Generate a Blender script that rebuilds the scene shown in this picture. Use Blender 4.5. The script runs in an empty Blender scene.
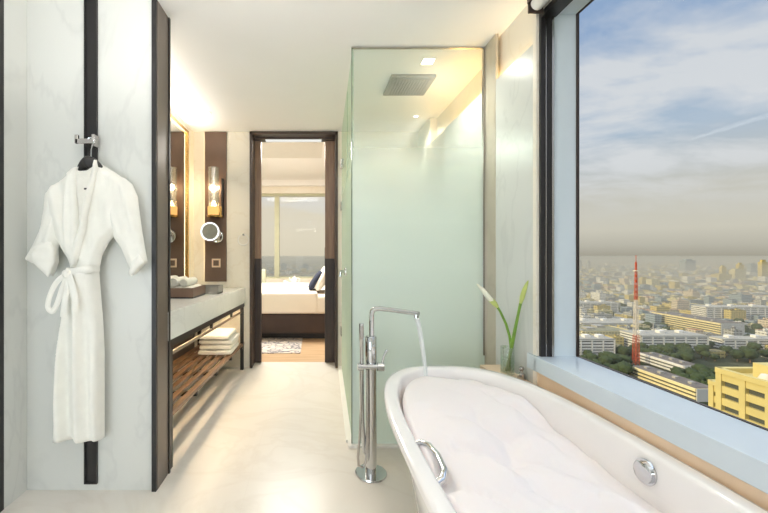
import bpy, bmesh, math, random
from mathutils import Vector, noise
from mathutils.geometry import delaunay_2d_cdt
PI = math.pi
S = bpy.context.scene
COL = S.collection
F, CX, CY, HC = 380.0, 314.0, 254.0, 1.18

def sstep(a, b, x):
    t = max(0.0, min(1.0, (x - a) / (b - a))); return t * t * (3 - 2 * t)
def lerp(a, b, t): return a + (b - a) * t

# ---------------------------------------------------------------- materials
def srgb(r, g, b):
    f = lambda c: (c / 255 / 12.92) if c / 255 <= .04045 else ((c / 255 + .055) / 1.055) ** 2.4
    return (f(r), f(g), f(b), 1)

def newmat(name):
    m = bpy.data.materials.new(name); m.use_nodes = True
    nt = m.node_tree; nt.nodes.clear()
    out = nt.nodes.new('ShaderNodeOutputMaterial')
    return m, nt, out

def N(nt, typ, **kw):
    n = nt.nodes.new(typ)
    for k, v in kw.items():
        if k.startswith('i_'):
            key = k[2:]
            key = int(key) if key.isdigit() else key.replace('_', ' ')
            n.inputs[key].default_value = v
        else: setattr(n, k, v)
    return n

def ramp(nt, stops, interp='LINEAR'):
    r = nt.nodes.new('ShaderNodeValToRGB'); cr = r.color_ramp; cr.interpolation = interp
    while len(cr.elements) < len(stops): cr.elements.new(.5)
    for e, (p, c) in zip(cr.elements, stops): e.position = p; e.color = c
    return r

def plain(name, col, rough=.5, metal=0, noise_amt=.06, scale=8, bump=0, bscale=60, coat=0, spec=.5):
    m, nt, out = newmat(name); L = nt.links
    b = N(nt, 'ShaderNodeBsdfPrincipled', i_Roughness=rough, i_Metallic=metal)
    b.inputs['Coat Weight'].default_value = coat
    b.inputs['Specular IOR Level'].default_value = spec
    tc = N(nt, 'ShaderNodeTexCoord')
    nz = N(nt, 'ShaderNodeTexNoise', i_Scale=scale, i_Detail=4.0)
    L.new(tc.outputs['Object'], nz.inputs['Vector'])
    c2 = tuple(max(0, c * (1 - noise_amt)) for c in col[:3]) + (1,)
    c3 = tuple(min(1, c * (1 + noise_amt * .5)) for c in col[:3]) + (1,)
    r = ramp(nt, [(.3, c2), (.7, c3)])
    L.new(nz.outputs['Fac'], r.inputs['Fac']); L.new(r.outputs['Color'], b.inputs['Base Color'])
    if bump:
        n2 = N(nt, 'ShaderNodeTexNoise', i_Scale=float(bscale), i_Detail=3.0)
        L.new(tc.outputs['Object'], n2.inputs['Vector'])
        bp = N(nt, 'ShaderNodeBump', i_Strength=bump, i_Distance=.01)
        L.new(n2.outputs['Fac'], bp.inputs['Height']); L.new(bp.outputs['Normal'], b.inputs['Normal'])
    L.new(b.outputs['BSDF'], out.inputs['Surface'])
    return m

def marble(name, base, vein, rough=.12, scale=1.3, dirn=(1, 1, 1), vpos=.5, vw=.05, cloud=.06, tile=None, spec=.5):
    m, nt, out = newmat(name); L = nt.links
    b = N(nt, 'ShaderNodeBsdfPrincipled', i_Roughness=rough)
    b.inputs['Specular IOR Level'].default_value = spec
    g = N(nt, 'ShaderNodeNewGeometry')
    mp = N(nt, 'ShaderNodeMapping'); mp.inputs['Scale'].default_value = dirn; mp.inputs['Rotation'].default_value = (.35, .75, .3)
    L.new(g.outputs['Position'], mp.inputs['Vector'])
    n1 = N(nt, 'ShaderNodeTexNoise', i_Scale=scale, i_Detail=6.0, i_Distortion=1.2)
    L.new(mp.outputs['Vector'], n1.inputs['Vector'])
    lo = tuple(c * (1 - cloud) for c in base[:3]) + (1,)
    r1 = ramp(nt, [(.3, lo), (.7, base)])
    L.new(n1.outputs['Fac'], r1.inputs['Fac'])
    n2 = N(nt, 'ShaderNodeTexNoise', i_Scale=scale * 1.6, i_Detail=5.0, i_Distortion=2.2)
    L.new(mp.outputs['Vector'], n2.inputs['Vector'])
    r2 = ramp(nt, [(vpos - vw, (0, 0, 0, 1)), (vpos, (1, 1, 1, 1)), (vpos + vw, (0, 0, 0, 1))])
    L.new(n2.outputs['Fac'], r2.inputs['Fac'])
    mx = N(nt, 'ShaderNodeMix', data_type='RGBA')
    mm = N(nt, 'ShaderNodeMath', operation='MULTIPLY', i_1=.5)
    L.new(r2.outputs['Color'], mm.inputs[0]); L.new(mm.outputs[0], mx.inputs['Factor'])
    L.new(r1.outputs['Color'], mx.inputs['A']); mx.inputs['B'].default_value = vein
    col = mx.outputs['Result']
    if tile:
        sp = N(nt, 'ShaderNodeSeparateXYZ'); L.new(g.outputs['Position'], sp.inputs[0])
        facs = []
        for ax, size, off in tile:
            a = N(nt, 'ShaderNodeMath', operation='ADD', i_1=off + 100 * size); L.new(sp.outputs[ax], a.inputs[0])
            d = N(nt, 'ShaderNodeMath', operation='MODULO', i_1=size); L.new(a.outputs[0], d.inputs[0])
            c = N(nt, 'ShaderNodeMath', operation='LESS_THAN', i_1=.003); L.new(d.outputs[0], c.inputs[0])
            facs.append(c)
        f = facs[0].outputs[0]
        if len(facs) > 1:
            mxx = N(nt, 'ShaderNodeMath', operation='MAXIMUM'); L.new(facs[0].outputs[0], mxx.inputs[0]); L.new(facs[1].outputs[0], mxx.inputs[1]); f = mxx.outputs[0]
        k = N(nt, 'ShaderNodeMath', operation='MULTIPLY', i_1=.35); L.new(f, k.inputs[0])
        m2 = N(nt, 'ShaderNodeMix', data_type='RGBA'); L.new(k.outputs[0], m2.inputs['Factor'])
        L.new(col, m2.inputs['A']); m2.inputs['B'].default_value = vein
        col = m2.outputs['Result']
    L.new(col, b.inputs['Base Color'])
    L.new(b.outputs['BSDF'], out.inputs['Surface'])
    return m

def wood(name, c1, c2, rough=.4, axis='Y', scale=6):
    m, nt, out = newmat(name); L = nt.links
    b = N(nt, 'ShaderNodeBsdfPrincipled', i_Roughness=rough)
    g = N(nt, 'ShaderNodeNewGeometry'); mp = N(nt, 'ShaderNodeMapping')
    sc = {'X': (.6, 9, 9), 'Y': (9, .6, 9), 'Z': (9, 9, .6)}[axis]; mp.inputs['Scale'].default_value = sc
    L.new(g.outputs['Position'], mp.inputs['Vector'])
    n = N(nt, 'ShaderNodeTexNoise', i_Scale=float(scale), i_Detail=6.0, i_Distortion=.4); L.new(mp.outputs['Vector'], n.inputs['Vector'])
    r = ramp(nt, [(.3, c1), (.7, c2)]); L.new(n.outputs['Fac'], r.inputs['Fac'])
    L.new(r.outputs['Color'], b.inputs['Base Color']); L.new(b.outputs['BSDF'], out.inputs['Surface'])
    return m

def emis(name, col, s, rough=None):
    m, nt, out = newmat(name)
    e = N(nt, 'ShaderNodeEmission', i_Strength=s); e.inputs['Color'].default_value = col
    nt.links.new(e.outputs[0], out.inputs['Surface'])
    return m

def clear_glass(name, tint, refl=.07, rough=0.0):
    m, nt, out = newmat(name); L = nt.links
    t = N(nt, 'ShaderNodeBsdfTransparent'); t.inputs['Color'].default_value = tint
    g = N(nt, 'ShaderNodeBsdfGlossy', i_Roughness=rough)
    x = N(nt, 'ShaderNodeMixShader', i_Fac=refl)
    L.new(t.outputs[0], x.inputs[1]); L.new(g.outputs[0], x.inputs[2]); L.new(x.outputs[0], out.inputs['Surface'])
    return m

def frosted(name, z0, z1, tint, body, hi=.93):
    """clear at the top, etched towards the floor"""
    m, nt, out = newmat(name); L = nt.links
    geo = N(nt, 'ShaderNodeNewGeometry'); sp = N(nt, 'ShaderNodeSeparateXYZ'); L.new(geo.outputs['Position'], sp.inputs[0])
    nn = N(nt, 'ShaderNodeMath', operation='DIVIDE', i_1=2.5); L.new(sp.outputs[2], nn.inputs[0])
    g_ = lambda v: (v, v, v, 1)
    mr = ramp(nt, [(z0 / 2.5, g_(hi)), (lerp(z0, z1, .3) / 2.5, g_(hi * .88)), (lerp(z0, z1, .65) / 2.5, g_(hi * .45)), (z1 / 2.5, g_(.05))])
    L.new(nn.outputs[0], mr.inputs['Fac'])
    t = N(nt, 'ShaderNodeBsdfTransparent'); t.inputs['Color'].default_value = tint
    tl = N(nt, 'ShaderNodeBsdfTranslucent'); tl.inputs['Color'].default_value = body
    df = N(nt, 'ShaderNodeBsdfDiffuse'); df.inputs['Color'].default_value = body
    a = N(nt, 'ShaderNodeMixShader', i_Fac=.55); L.new(tl.outputs[0], a.inputs[1]); L.new(df.outputs[0], a.inputs[2])
    c = N(nt, 'ShaderNodeMixShader'); L.new(mr.outputs[0], c.inputs[0]); L.new(t.outputs[0], c.inputs[1]); L.new(a.outputs[0], c.inputs[2])
    g = N(nt, 'ShaderNodeBsdfGlossy', i_Roughness=.06)
    d = N(nt, 'ShaderNodeMixShader', i_Fac=.025); L.new(c.outputs[0], d.inputs[1]); L.new(g.outputs[0], d.inputs[2])
    L.new(d.outputs[0], out.inputs['Surface'])
    return m

M = {}
M['wall_marble'] = marble('pale_wall_marble', srgb(217, 219, 215), srgb(203, 205, 202), .25, .9, (1, 1, .55), vw=.03, cloud=.035)
M['floor_marble'] = marble('cream_floor_marble', srgb(226, 220, 211), srgb(216, 208, 197), .28, .9, (1, 1, 1), vw=.05, cloud=.035, tile=[(1, 1.2, .35), (0, 1.2, .34)], spec=.3)
M['cream_wall'] = marble('cream_wall_stone', srgb(238, 231, 216), srgb(226, 216, 196), .4, 1.0, vw=.03, cloud=.05)
M['ceiling'] = plain('ceiling_paint', srgb(250, 249, 248), .8, noise_amt=.02, scale=2)
M['black'] = plain('black_metal', srgb(34, 32, 32), .4, 0, .1)
M['dark_bronze'] = plain('dark_bronze_metal', srgb(78, 66, 60), .35, .2, .1, 5)
M['bronze_side'] = plain('brushed_brown_metal', srgb(114, 104, 97), .35, .3, .12, 4)
M['brown_panel'] = plain('brown_leather_panel', srgb(106, 84, 70), .6, 0, .12, 4, .15, 90)
M['brass'] = plain('aged_brass', srgb(200, 160, 95), .25, .9)
M['chrome'] = plain('chrome', srgb(215, 216, 218), .08, 1, .02)
M['chrome_soft'] = plain('satin_chrome', srgb(190, 186, 182), .25, 1, .03)
M['rail_metal'] = plain('satin_bronze_rail', srgb(176, 160, 142), .5, .7, .03)
M['plate_grey'] = plain('brushed_grey_plate', srgb(146, 142, 132), .45, .3, .03)
M['tub'] = plain('white_acrylic', srgb(244, 240, 238), .12, 0, .01, coat=.3)
M['counter'] = marble('counter_marble', srgb(242, 243, 240), srgb(226, 227, 224), .2, 1.3, vw=.03)
M['sill'] = plain('pale_blue_grey_sill', srgb(206, 216, 222), .25, 0, .02)
M['reveal'] = plain('pale_reveal_paint', srgb(216, 226, 230), .3, 0, .02)
M['brown_stone'] = marble('taupe_stone', srgb(196, 188, 170), srgb(180, 170, 152), .35, 1.0)
M['ledge'] = plain('beige_ledge_stone', srgb(236, 210, 180), .3, 0, .05, 3)
M['white_plastic'] = plain('white_plastic', srgb(235, 232, 226), .35, 0, .02)
M['robe'] = plain('ivory_waffle_cotton', srgb(246, 245, 238), .95, 0, .03, 20, .35, 260, spec=.1)
M['towel'] = plain('white_terry', srgb(242, 240, 232), .95, 0, .04, 30, .6, 200, spec=.1)
M['tray'] = plain('brown_leather_tray', srgb(120, 96, 82), .5, 0, .08, 10)
M['grey_box'] = plain('grey_lacquer', srgb(150, 146, 138), .4)
M['slat'] = wood('shelf_timber', srgb(92, 66, 46), srgb(140, 104, 72), .35, 'Y')
M['door_wood'] = wood('walnut_panel', srgb(128, 98, 78), srgb(160, 128, 102), .4, 'Z')
M['door_dark'] = wood('dark_walnut_panel', srgb(46, 36, 32), srgb(66, 52, 46), .35, 'Z')
M['bed_floor'] = wood('oak_floor', srgb(178, 146, 110), srgb(204, 174, 138), .4, 'X', 3)
M['linen'] = plain('white_linen', srgb(244, 238, 226), .9, 0, .03, 5, .2, 20, spec=.1)
M['bed_base'] = plain('brown_bed_upholstery', srgb(70, 58, 54), .8, 0, .1)
M['navy'] = plain('navy_cushion', srgb(44, 50, 68), .9)
M['chair_green'] = plain('pale_green_upholstery', srgb(190, 190, 164), .9)
M['mirror'] = plain('mirror_silver', srgb(232, 232, 228), .01, 1, 0)
M['window_glass'] = clear_glass('window_glass', (.98, .99, .985, 1), .004)
M['frost'] = frosted('etched_shower_glass', 1.1, 2.02, (.95, .975, .965, 1), srgb(240, 249, 245))
M['frost_side'] = frosted('etched_side_glass', 1.0, 2.1, (.9, .97, .92, 1), srgb(226, 238, 228), .7)
M['glass_edge'] = plain('green_glass_edge', srgb(88, 104, 92), .2)
M['vase_glass'] = clear_glass('vase_glass', (.93, .97, .945, 1), .22, .03)
M['lamp_glass'] = clear_glass('lamp_glass', (.92, .9, .86, 1), .30, .25)
M['water'] = frosted('running_water', 2.3, 2.4, (.95, .98, 1, 1), srgb(250, 252, 252), .85)
M['led'] = emis('warm_led', (1, .72, .38, 1), 14)
M['led_strong'] = emis('cove_led', (1, .56, .15, 1), 22)
M['led_under'] = emis('under_counter_led', (1, .76, .48, 1), 36)
M['led_soft'] = emis('warm_led_soft', (1, .70, .36, 1), 5)
M['bulb'] = emis('lamp_bulb', (1, .72, .38, 1), 16)
M['downlight'] = emis('downlight_lens', (1, .86, .66, 1), 12)
M['ring_light'] = emis('ring_light', (.95, .97, 1, 1), 1.6)
M['head_light'] = emis('door_head_light', (.95, .95, .9, 1), .8)
M['stem'] = plain('green_stem', srgb(120, 160, 60), .45, 0, .2, 30)
M['bud'] = plain('lily_bud', srgb(196, 208, 120), .5, 0, .1, 30)
M['petal'] = plain('lily_petal', srgb(246, 246, 226), .5, 0, .04, 20)

# foam: white, light leaks through it
def foam_mat():
    m, nt, out = newmat('bath_foam'); L = nt.links
    b = N(nt, 'ShaderNodeBsdfPrincipled', i_Roughness=.85)
    b.inputs['Subsurface Weight'].default_value = .5
    b.inputs['Subsurface Radius'].default_value = (.05, .045, .04)
    b.inputs['Subsurface Scale'].default_value = .5
    b.inputs['Specular IOR Level'].default_value = .15
    tc = N(nt, 'ShaderNodeTexCoord'); v = N(nt, 'ShaderNodeTexVoronoi', i_Scale=90.0); L.new(tc.outputs['Object'], v.inputs['Vector'])
    bp = N(nt, 'ShaderNodeBump', i_Strength=.12, i_Distance=.004); L.new(v.outputs['Distance'], bp.inputs['Height']); L.new(bp.outputs['Normal'], b.inputs['Normal'])
    b.inputs['Base Color'].default_value = srgb(243, 235, 233)
    L.new(b.outputs[0], out.inputs['Surface']); return m
M['foam'] = foam_mat()

def rug_mat():
    m, nt, out = newmat('patterned_rug'); L = nt.links
    b = N(nt, 'ShaderNodeBsdfPrincipled', i_Roughness=.95)
    g = N(nt, 'ShaderNodeNewGeometry'); n = N(nt, 'ShaderNodeTexNoise', i_Scale=5.0, i_Detail=3.0, i_Distortion=2.5); L.new(g.outputs['Position'], n.inputs['Vector'])
    r = ramp(nt, [(.45, srgb(206, 196, 184)), (.52, srgb(88, 88, 100)), (.58, srgb(190, 182, 176))]); L.new(n.outputs['Fac'], r.inputs['Fac'])
    L.new(r.outputs['Color'], b.inputs['Base Color']); L.new(b.outputs[0], out.inputs['Surface']); return m
M['rug'] = rug_mat()

# ---------------------------------------------------------------- mesh helpers
class MB:
    def __init__(s): s.v = []; s.f = []; s.mi = []
    def add(s, vs, fs, mi=0):
        o = len(s.v); s.v += [tuple(v) for v in vs]; s.f += [tuple(i + o for i in f) for f in fs]; s.mi += [mi] * len(fs); return s
    def box(s, x0, x1, y0, y1, z0, z1, bev=0, mi=0):
        if bev <= 0:
            vs = [(x, y, z) for x in (x0, x1) for y in (y0, y1) for z in (z0, z1)]
            return s.add(vs, [(0, 1, 3, 2), (4, 6, 7, 5), (0, 4, 5, 1), (2, 3, 7, 6), (0, 2, 6, 4), (1, 5, 7, 3)], mi)
        bm = bmesh.new(); bmesh.ops.create_cube(bm, size=1)
        for v in bm.verts: v.co = Vector((lerp(x0, x1, v.co.x + .5), lerp(y0, y1, v.co.y + .5), lerp(z0, z1, v.co.z + .5)))
        bmesh.ops.bevel(bm, geom=bm.edges[:], offset=bev, segments=3, profile=.5, affect='EDGES')
        bm.verts.index_update(); s.add([v.co[:] for v in bm.verts], [[v.index for v in f.verts] for f in bm.faces], mi); bm.free(); return s
    def prism(s, poly, z0, z1, mi=0):
        n = len(poly); vs = [(x, y, z0) for x, y in poly] + [(x, y, z1) for x, y in poly]
        return s.add(vs, [tuple(range(n))[::-1], tuple(range(n, 2 * n))] + [(i, (i + 1) % n, n + (i + 1) % n, n + i) for i in range(n)], mi)
    def tube(s, path, r, seg=14, cap=True, flat=1.0, mi=0):
        P = [Vector(p) for p in path]; n = len(P); R = r if isinstance(r, (list, tuple)) else [r] * n
        vs = []; up = None
        for i, p in enumerate(P):
            t = (P[min(i + 1, n - 1)] - P[max(i - 1, 0)]).normalized()
            if up is None:
                up = Vector((0, 0, 1)) if abs(t.z) < .9 else Vector((0, 1, 0))
            u = (up - t * up.dot(t)).normalized(); w = t.cross(u); up = u
            for k in range(seg):
                a = 2 * PI * k / seg; vs.append(p + u * math.cos(a) * R[i] * flat + w * math.sin(a) * R[i])
        fs = [(i * seg + k, i * seg + (k + 1) % seg, (i + 1) * seg + (k + 1) % seg, (i + 1) * seg + k) for i in range(n - 1) for k in range(seg)]
        if cap: fs += [tuple(range(seg))[::-1], tuple(range((n - 1) * seg, n * seg))]
        return s.add(vs, fs, mi)
    def lathe(s, prof, c=(0, 0, 0), seg=32, axis='Z', mi=0, cap=True):
        vs = []
        for r, h in prof:
            for k in range(seg):
                a = 2 * PI * k / seg; x, y = r * math.cos(a), r * math.sin(a)
                q = {'Z': (x, y, h), 'Y': (x, h, y), 'X': (h, x, y)}[axis]; vs.append((c[0] + q[0], c[1] + q[1], c[2] + q[2]))
        n = len(prof)
        fs = [(i * seg + k, i * seg + (k + 1) % seg, (i + 1) * seg + (k + 1) % seg, (i + 1) * seg + k) for i in range(n - 1) for k in range(seg)]
        if cap: fs += [tuple(range(seg))[::-1], tuple(range((n - 1) * seg, n * seg))]
        return s.add(vs, fs, mi)
    def torus(s, c, R, r, nrm='Y', seg=40, ss=10, mi=0):
        vs = []
        for i in range(seg):
            a = 2 * PI * i / seg
            for k in range(ss):
                b = 2 * PI * k / ss; rr = R + r * math.cos(b); h = r * math.sin(b); x, y = rr * math.cos(a), rr * math.sin(a)
                q = {'Z': (x, y, h), 'Y': (x, h, y), 'X': (h, x, y)}[nrm]; vs.append((c[0] + q[0], c[1] + q[1], c[2] + q[2]))
        return s.add(vs, [(i * ss + k, ((i + 1) % seg) * ss + k, ((i + 1) % seg) * ss + (k + 1) % ss, i * ss + (k + 1) % ss) for i in range(seg) for k in range(ss)], mi)

def tag(o, label=None, cat=None, group=None, kind=None):
    if label: o['label'] = label
    if cat: o['category'] = cat
    if group: o['group'] = group
    if kind: o['kind'] = kind
    return o
def thing(name, label, cat, loc=(0, 0, 0), group=None):
    o = bpy.data.objects.new(name, None); COL.objects.link(o); o.location = loc; o.empty_display_size = .05
    return tag(o, label, cat, group)
def origin(o):
    v = Vector((0, 0, 0))
    while o is not None: v += Vector(o.location); o = o.parent
    return v
def obj(name, mb, mats, parent=None, smooth=False, fix=True, loc=None, angle=40):
    me = bpy.data.meshes.new(name)
    base = origin(parent) if parent else Vector(loc or (0, 0, 0))
    me.from_pydata([tuple(Vector(v) - base) for v in mb.v], [], mb.f)
    for m in (mats if isinstance(mats, (list, tuple)) else [mats]): me.materials.append(m)
    me.polygons.foreach_set('material_index', mb.mi)
    if fix:
        bm = bmesh.new(); bm.from_mesh(me); bmesh.ops.recalc_face_normals(bm, faces=bm.faces); bm.to_mesh(me); bm.free()
    if smooth:
        me.polygons.foreach_set('use_smooth', [True] * len(me.polygons)); me.set_sharp_from_angle(angle=math.radians(angle))
    o = bpy.data.objects.new(name, me); COL.objects.link(o)
    if parent: o.parent = parent
    elif loc: o.location = loc
    me.update(); return o
def struct(name, mb, m, parent=None, **k):
    o = obj(name, mb, m, parent, **k)
    if not parent: o['kind'] = 'structure'
    return o

def lamp(kind, name, loc, power, col, rot=(0, 0, 0), **k):
    l = bpy.data.lights.new(name, kind); l.energy = power; l.color = col
    for a_, b_ in k.items(): setattr(l, a_, b_)
    o = bpy.data.objects.new(name, l); o.location = loc; o.rotation_euler = rot; COL.objects.link(o); return o

# inflate a 2-D outline (x,z) into a soft solid facing -Y
def inflate(poly, step, y0, front, back, fold=None, edge=.03, pw=.55):
    pts = []
    n = len(poly)
    for i in range(n):
        a = Vector(poly[i]); b = Vector(poly[(i + 1) % n]); k = max(1, int((b - a).length / step))
        for j in range(k): pts.append(a.lerp(b, j / k))
    nb = len(pts); bpts = list(pts)
    def inside(p):
        c = False; j = nb - 1
        for i in range(nb):
            a, b = bpts[i], bpts[j]
            if (a.y > p.y) != (b.y > p.y) and p.x < (b.x - a.x) * (p.y - a.y) / (b.y - a.y) + a.x: c = not c
            j = i
        return c
    def dist(p):
        d = 9
        for i in range(nb):
            a = bpts[i]; b = bpts[(i + 1) % nb]; ab = b - a; t = max(0, min(1, (p - a).dot(ab) / max(ab.length_squared, 1e-12)))
            d = min(d, (p - a - ab * t).length)
        return d
    xs = [p.x for p in bpts]; zs = [p.y for p in bpts]
    nx = int((max(xs) - min(xs)) / step) + 1; nz = int((max(zs) - min(zs)) / step) + 1
    for i in range(nx + 1):
        for j in range(nz + 1):
            p = Vector((min(xs) + i * step + (.5 * step if j % 2 else 0), min(zs) + j * step))
            if inside(p) and dist(p) > step * .45: pts.append(p)
    v2, _, f2, _, _, _ = delaunay_2d_cdt(pts, [(i, (i + 1) % nb) for i in range(nb)], [list(range(nb))], 1, 1e-6)
    vs = []; m = len(v2)
    D = [dist(p) for p in v2]
    for p, d in zip(v2, D):
        h = min(1, d / edge) ** pw
        vs.append((p.x, y0 - front * h - (fold(p.x, p.y) * min(1, d / (edge * .5)) if fold else 0), p.y))
    for p, d in zip(v2, D): vs.append((p.x, y0 + back * min(1, d / edge) ** pw + .0005, p.y))
    mb = MB(); fs = [tuple(f) for f in f2] + [tuple(i + m for i in f[::-1]) for f in f2]
    # rim
    cnt = {}
    for f in f2:
        for i in range(len(f)):
            e = (f[i], f[(i + 1) % len(f)]); cnt[e] = 1
    for (a, b) in list(cnt):
        if (b, a) not in cnt: fs.append((b, a, a + m, b + m))
    mb.add(vs, fs); return mb

def W(px, py, Y):           # photo point at depth Y -> world
    return ((px - CX) * Y / F, Y, HC - (py - CY) * Y / F)

# ================================================================= ROOM
H = 2.45
YE = 3.95
# floor with a slab under everything
struct('floor', MB().box(-2.6, 1.3, -1.9, 4.15, -.12, 0), M['floor_marble'])
struct('ceiling', MB().box(-2.6, 1.35, -1.9, 4.3, H, H + .12), M['ceiling'])
# robe nook
struct('wall_nook_back', MB().box(-1.435, -.812, 1.90, 2.03, 0, H).box(-2.6, -1.435, 1.9, 2.03, 0, H), M['wall_marble'])
struct('wall_nook_left', MB().box(-1.56, -1.435, 1.755, 1.90, 0, H), M['wall_marble'])
struct('trim_1', MB().box(-1.56, -1.43, 1.71, 1.755, 0, H, .003), M['black'])
po = struct('trim_2', MB().box(-.806, -.784, 1.885, 1.90, 0, H), M['black'])
struct('trim_3', MB().box(-.812, -.782, 1.90, 2.04, 0, H, .002), M['bronze_side'])
struct('trim_4', MB().box(-.80, -.776, 2.04, 2.056, 0, H), M['black'])
# black wall channel
struct('trim_5', MB().box(-1.144, -1.136, 1.888, 1.9, .045, H).box(-1.088, -1.08, 1.888, 1.9, .045, H).box(-1.136, -1.088, 1.894, 1.9, .045, H).box(-1.144, -1.08, 1.888, 1.9, .035, .045), M['black'])
# rear room (behind the camera)
struct('wall_rear', MB().box(-2.72, 1.35, -2.02, -1.9, 0, H), M['wall_marble'])
struct('wall_exterior', MB().box(-2.72, -2.6, -2.02, 4.3, 0, H), M['wall_marble'])
# vanity wall, end wall
struct('wall_left', MB().box(-2.6, -1.25, 2.03, 4.3, 0, H), M['cream_wall'])
struct('wall_end', MB().box(-1.25, -.665, YE, 4.15, 0, H).box(.245, 1.2, YE, 4.15, 0, H), M['cream_wall'])
# right wall with the big window opening
Y0W = 1.79
struct('wall_right', MB().box(1.085, 1.228, Y0W, 2.36, 0, H).box(1.085, 1.228, 2.36, 3.55, 0, 2.165).box(1.15, 1.228, 2.36, 3.55, 2.165, H).box(1.085, 1.228, 3.55, 4.15, 0, H).box(1.06, 1.228, -1.9, Y0W, 0, .63).box(1.06, 1.228, -1.9, Y0W, 2.31, H).box(1.06, 1.35, -1.9, -1.3, .63, 2.31), M['cream_wall'])
# lower facing of the right wall, up to the cove slot
struct('trim_6', MB().box(1.048, 1.062, Y0W + .03, 2.19, 0, 2.185).box(1.048, 1.062, 2.345, 3.05, 0, 2.185), M['wall_marble'])
struct('trim_15', MB().box(1.047, 1.062, 2.19, 2.345, 0, H), M['brown_stone'])
struct('trim_7', MB().box(1.048, 1.085, Y0W, Y0W + .03, 0, H), M['cream_wall'])
struct('trim_8', MB().box(1.056, 1.085, 3.05, 3.55, 0, 2.185), M['brown_stone'])
# cove LED behind the facing
cl = thing('cove_light', 'warm light strip glowing in the slot above the shower wall facing', 'light', (1.07, 2.7, 2.14))
obj('light_strip', MB().box(1.075, 1.09, 2.38, 3.53, 2.170, 2.180), M['led_strong'], cl)
obj('backing', MB().box(1.066, 1.10, 2.37, 3.54, 2.1655, 2.170), M['white_plastic'], cl)
cl2 = thing('cove_light', 'dim warm light strip in the slot above the marble beside the window', 'light', (1.07, 2.1, 2.14))
obj('light_strip', MB().box(1.064, 1.083, 1.83, 2.3, 2.16, 2.175), M['led'], cl2)
obj('backing', MB().box(1.064, 1.083, 1.83, 2.3, 2.15, 2.16), M['white_plastic'], cl2)

# window: dark inner frame, pale reveal, outer pane
wf = struct('window_1', MB().box(1.06, 1.115, 1.775, Y0W, .70, 2.31).box(1.06, 1.128, -1.3, 1.775, 2.285, 2.31), M['black'])
obj('frame_strip', MB().box(1.080, 1.083, 1.770, 1.775, .70, 2.285).box(1.108, 1.118, 1.768, 1.775, .70, 2.285), M['chrome_soft'], wf)
struct('trim_9', MB().box(1.115, 1.228, 1.782, 1.80, .70, 2.31).box(1.128, 1.228, -1.3, 1.782, 2.305, 2.33), M['reveal'])
fr = struct('window_2', MB().box(1.228, 1.240, 1.776, 1.782, .70, 2.31).box(1.230, 1.240, -1.3, 1.776, .70, .703).box(1.230, 1.240, -1.3, 1.776, 2.303, 2.31).box(1.230, 1.240, -1.3, -1.27, .703, 2.303), M['dark_bronze'])
obj('pane', MB().box(1.232, 1.238, -1.27, 1.776, .703, 2.303), M['window_glass'], fr)
struct('trim_10', MB().box(1.037, 1.240, -1.3, Y0W, .63, .70, .003).box(1.037, 1.062, Y0W - .01, 1.85, .63, .70), M['sill'])
# roller blind
rb = thing('roller_blind', 'rolled white blind above the big window with dark end bracket', 'blind', (1.025, 1.75, 2.33))
obj('fabric_roll', MB().lathe([(.0, 1.745), (.024, 1.745), (.029, 1.74), (.029, -1.25), (.024, -1.255), (0, -1.255)], (1.022, 0, 2.325), 28, 'Y'), M['white_plastic'], rb, smooth=True)
obj('bracket', MB().box(.988, 1.058, 1.752, 1.757, 2.29, 2.365, .001).box(.985, .992, 1.70, 1.757, 2.335, 2.38), M['dark_bronze'], rb)
obj('fixing_rail', MB().box(.99, 1.058, -1.25, 1.757, 2.362, 2.372), M['cream_wall'], rb)

cvu = thing('window_cove_light', 'hidden light trough above the roller blind', 'light', (1.03, .5, 2.38))
obj('trough', MB().box(.99, 1.058, -.7, 1.6, 2.373, 2.378), M['white_plastic'], cvu)
u_ = lamp('AREA', 'trough_lamp', (0, -.3, .012), 22, (1, .96, .93), (PI, -.75, 0), shape='RECTANGLE', size=.04, size_y=1.8); u_.parent = cvu

# ledge between tub and wall
struct('trim_16', MB().box(1.052, 1.06, -1.3, 1.80, .56, .63), M['ledge'])
struct('trim_11', MB().box(.985, 1.048, -1.3, 1.80, 0, .56).box(.93, 1.048, 1.80, 2.13, 0, .56), M['ledge'])

# ================================================================= SHOWER
GY = 2.33
gp = thing('shower_screen', 'tall front glass shower screen, clear above and frosted pale green below', 'shower screen', (.64, GY, 0))
obj('glass_pane', MB().box(.235, 1.046, GY, GY + .010, .018, H - .003), M['frost'], gp)
obj('glass_edge', MB().box(.230, .235, GY - .001, GY + .011, .018, H - .003), M['glass_edge'], gp)
obj('top_channel', MB().box(.230, 1.046, GY - .004, GY + .014, H - .008, H - .001), M['chrome_soft'], gp)
obj('wall_channel', MB().box(1.036, 1.0465, GY - .006, GY + .016, .56, H - .01), M['chrome_soft'], gp)
struct('trim_12', MB().box(.21, .92, GY - .025, GY + .045, 0, .017, .002).prism([(.20, GY + .045), (.25, GY + .045), (.30, YE), (.25, YE)], 0, .017), M['white_plastic'])
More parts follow.
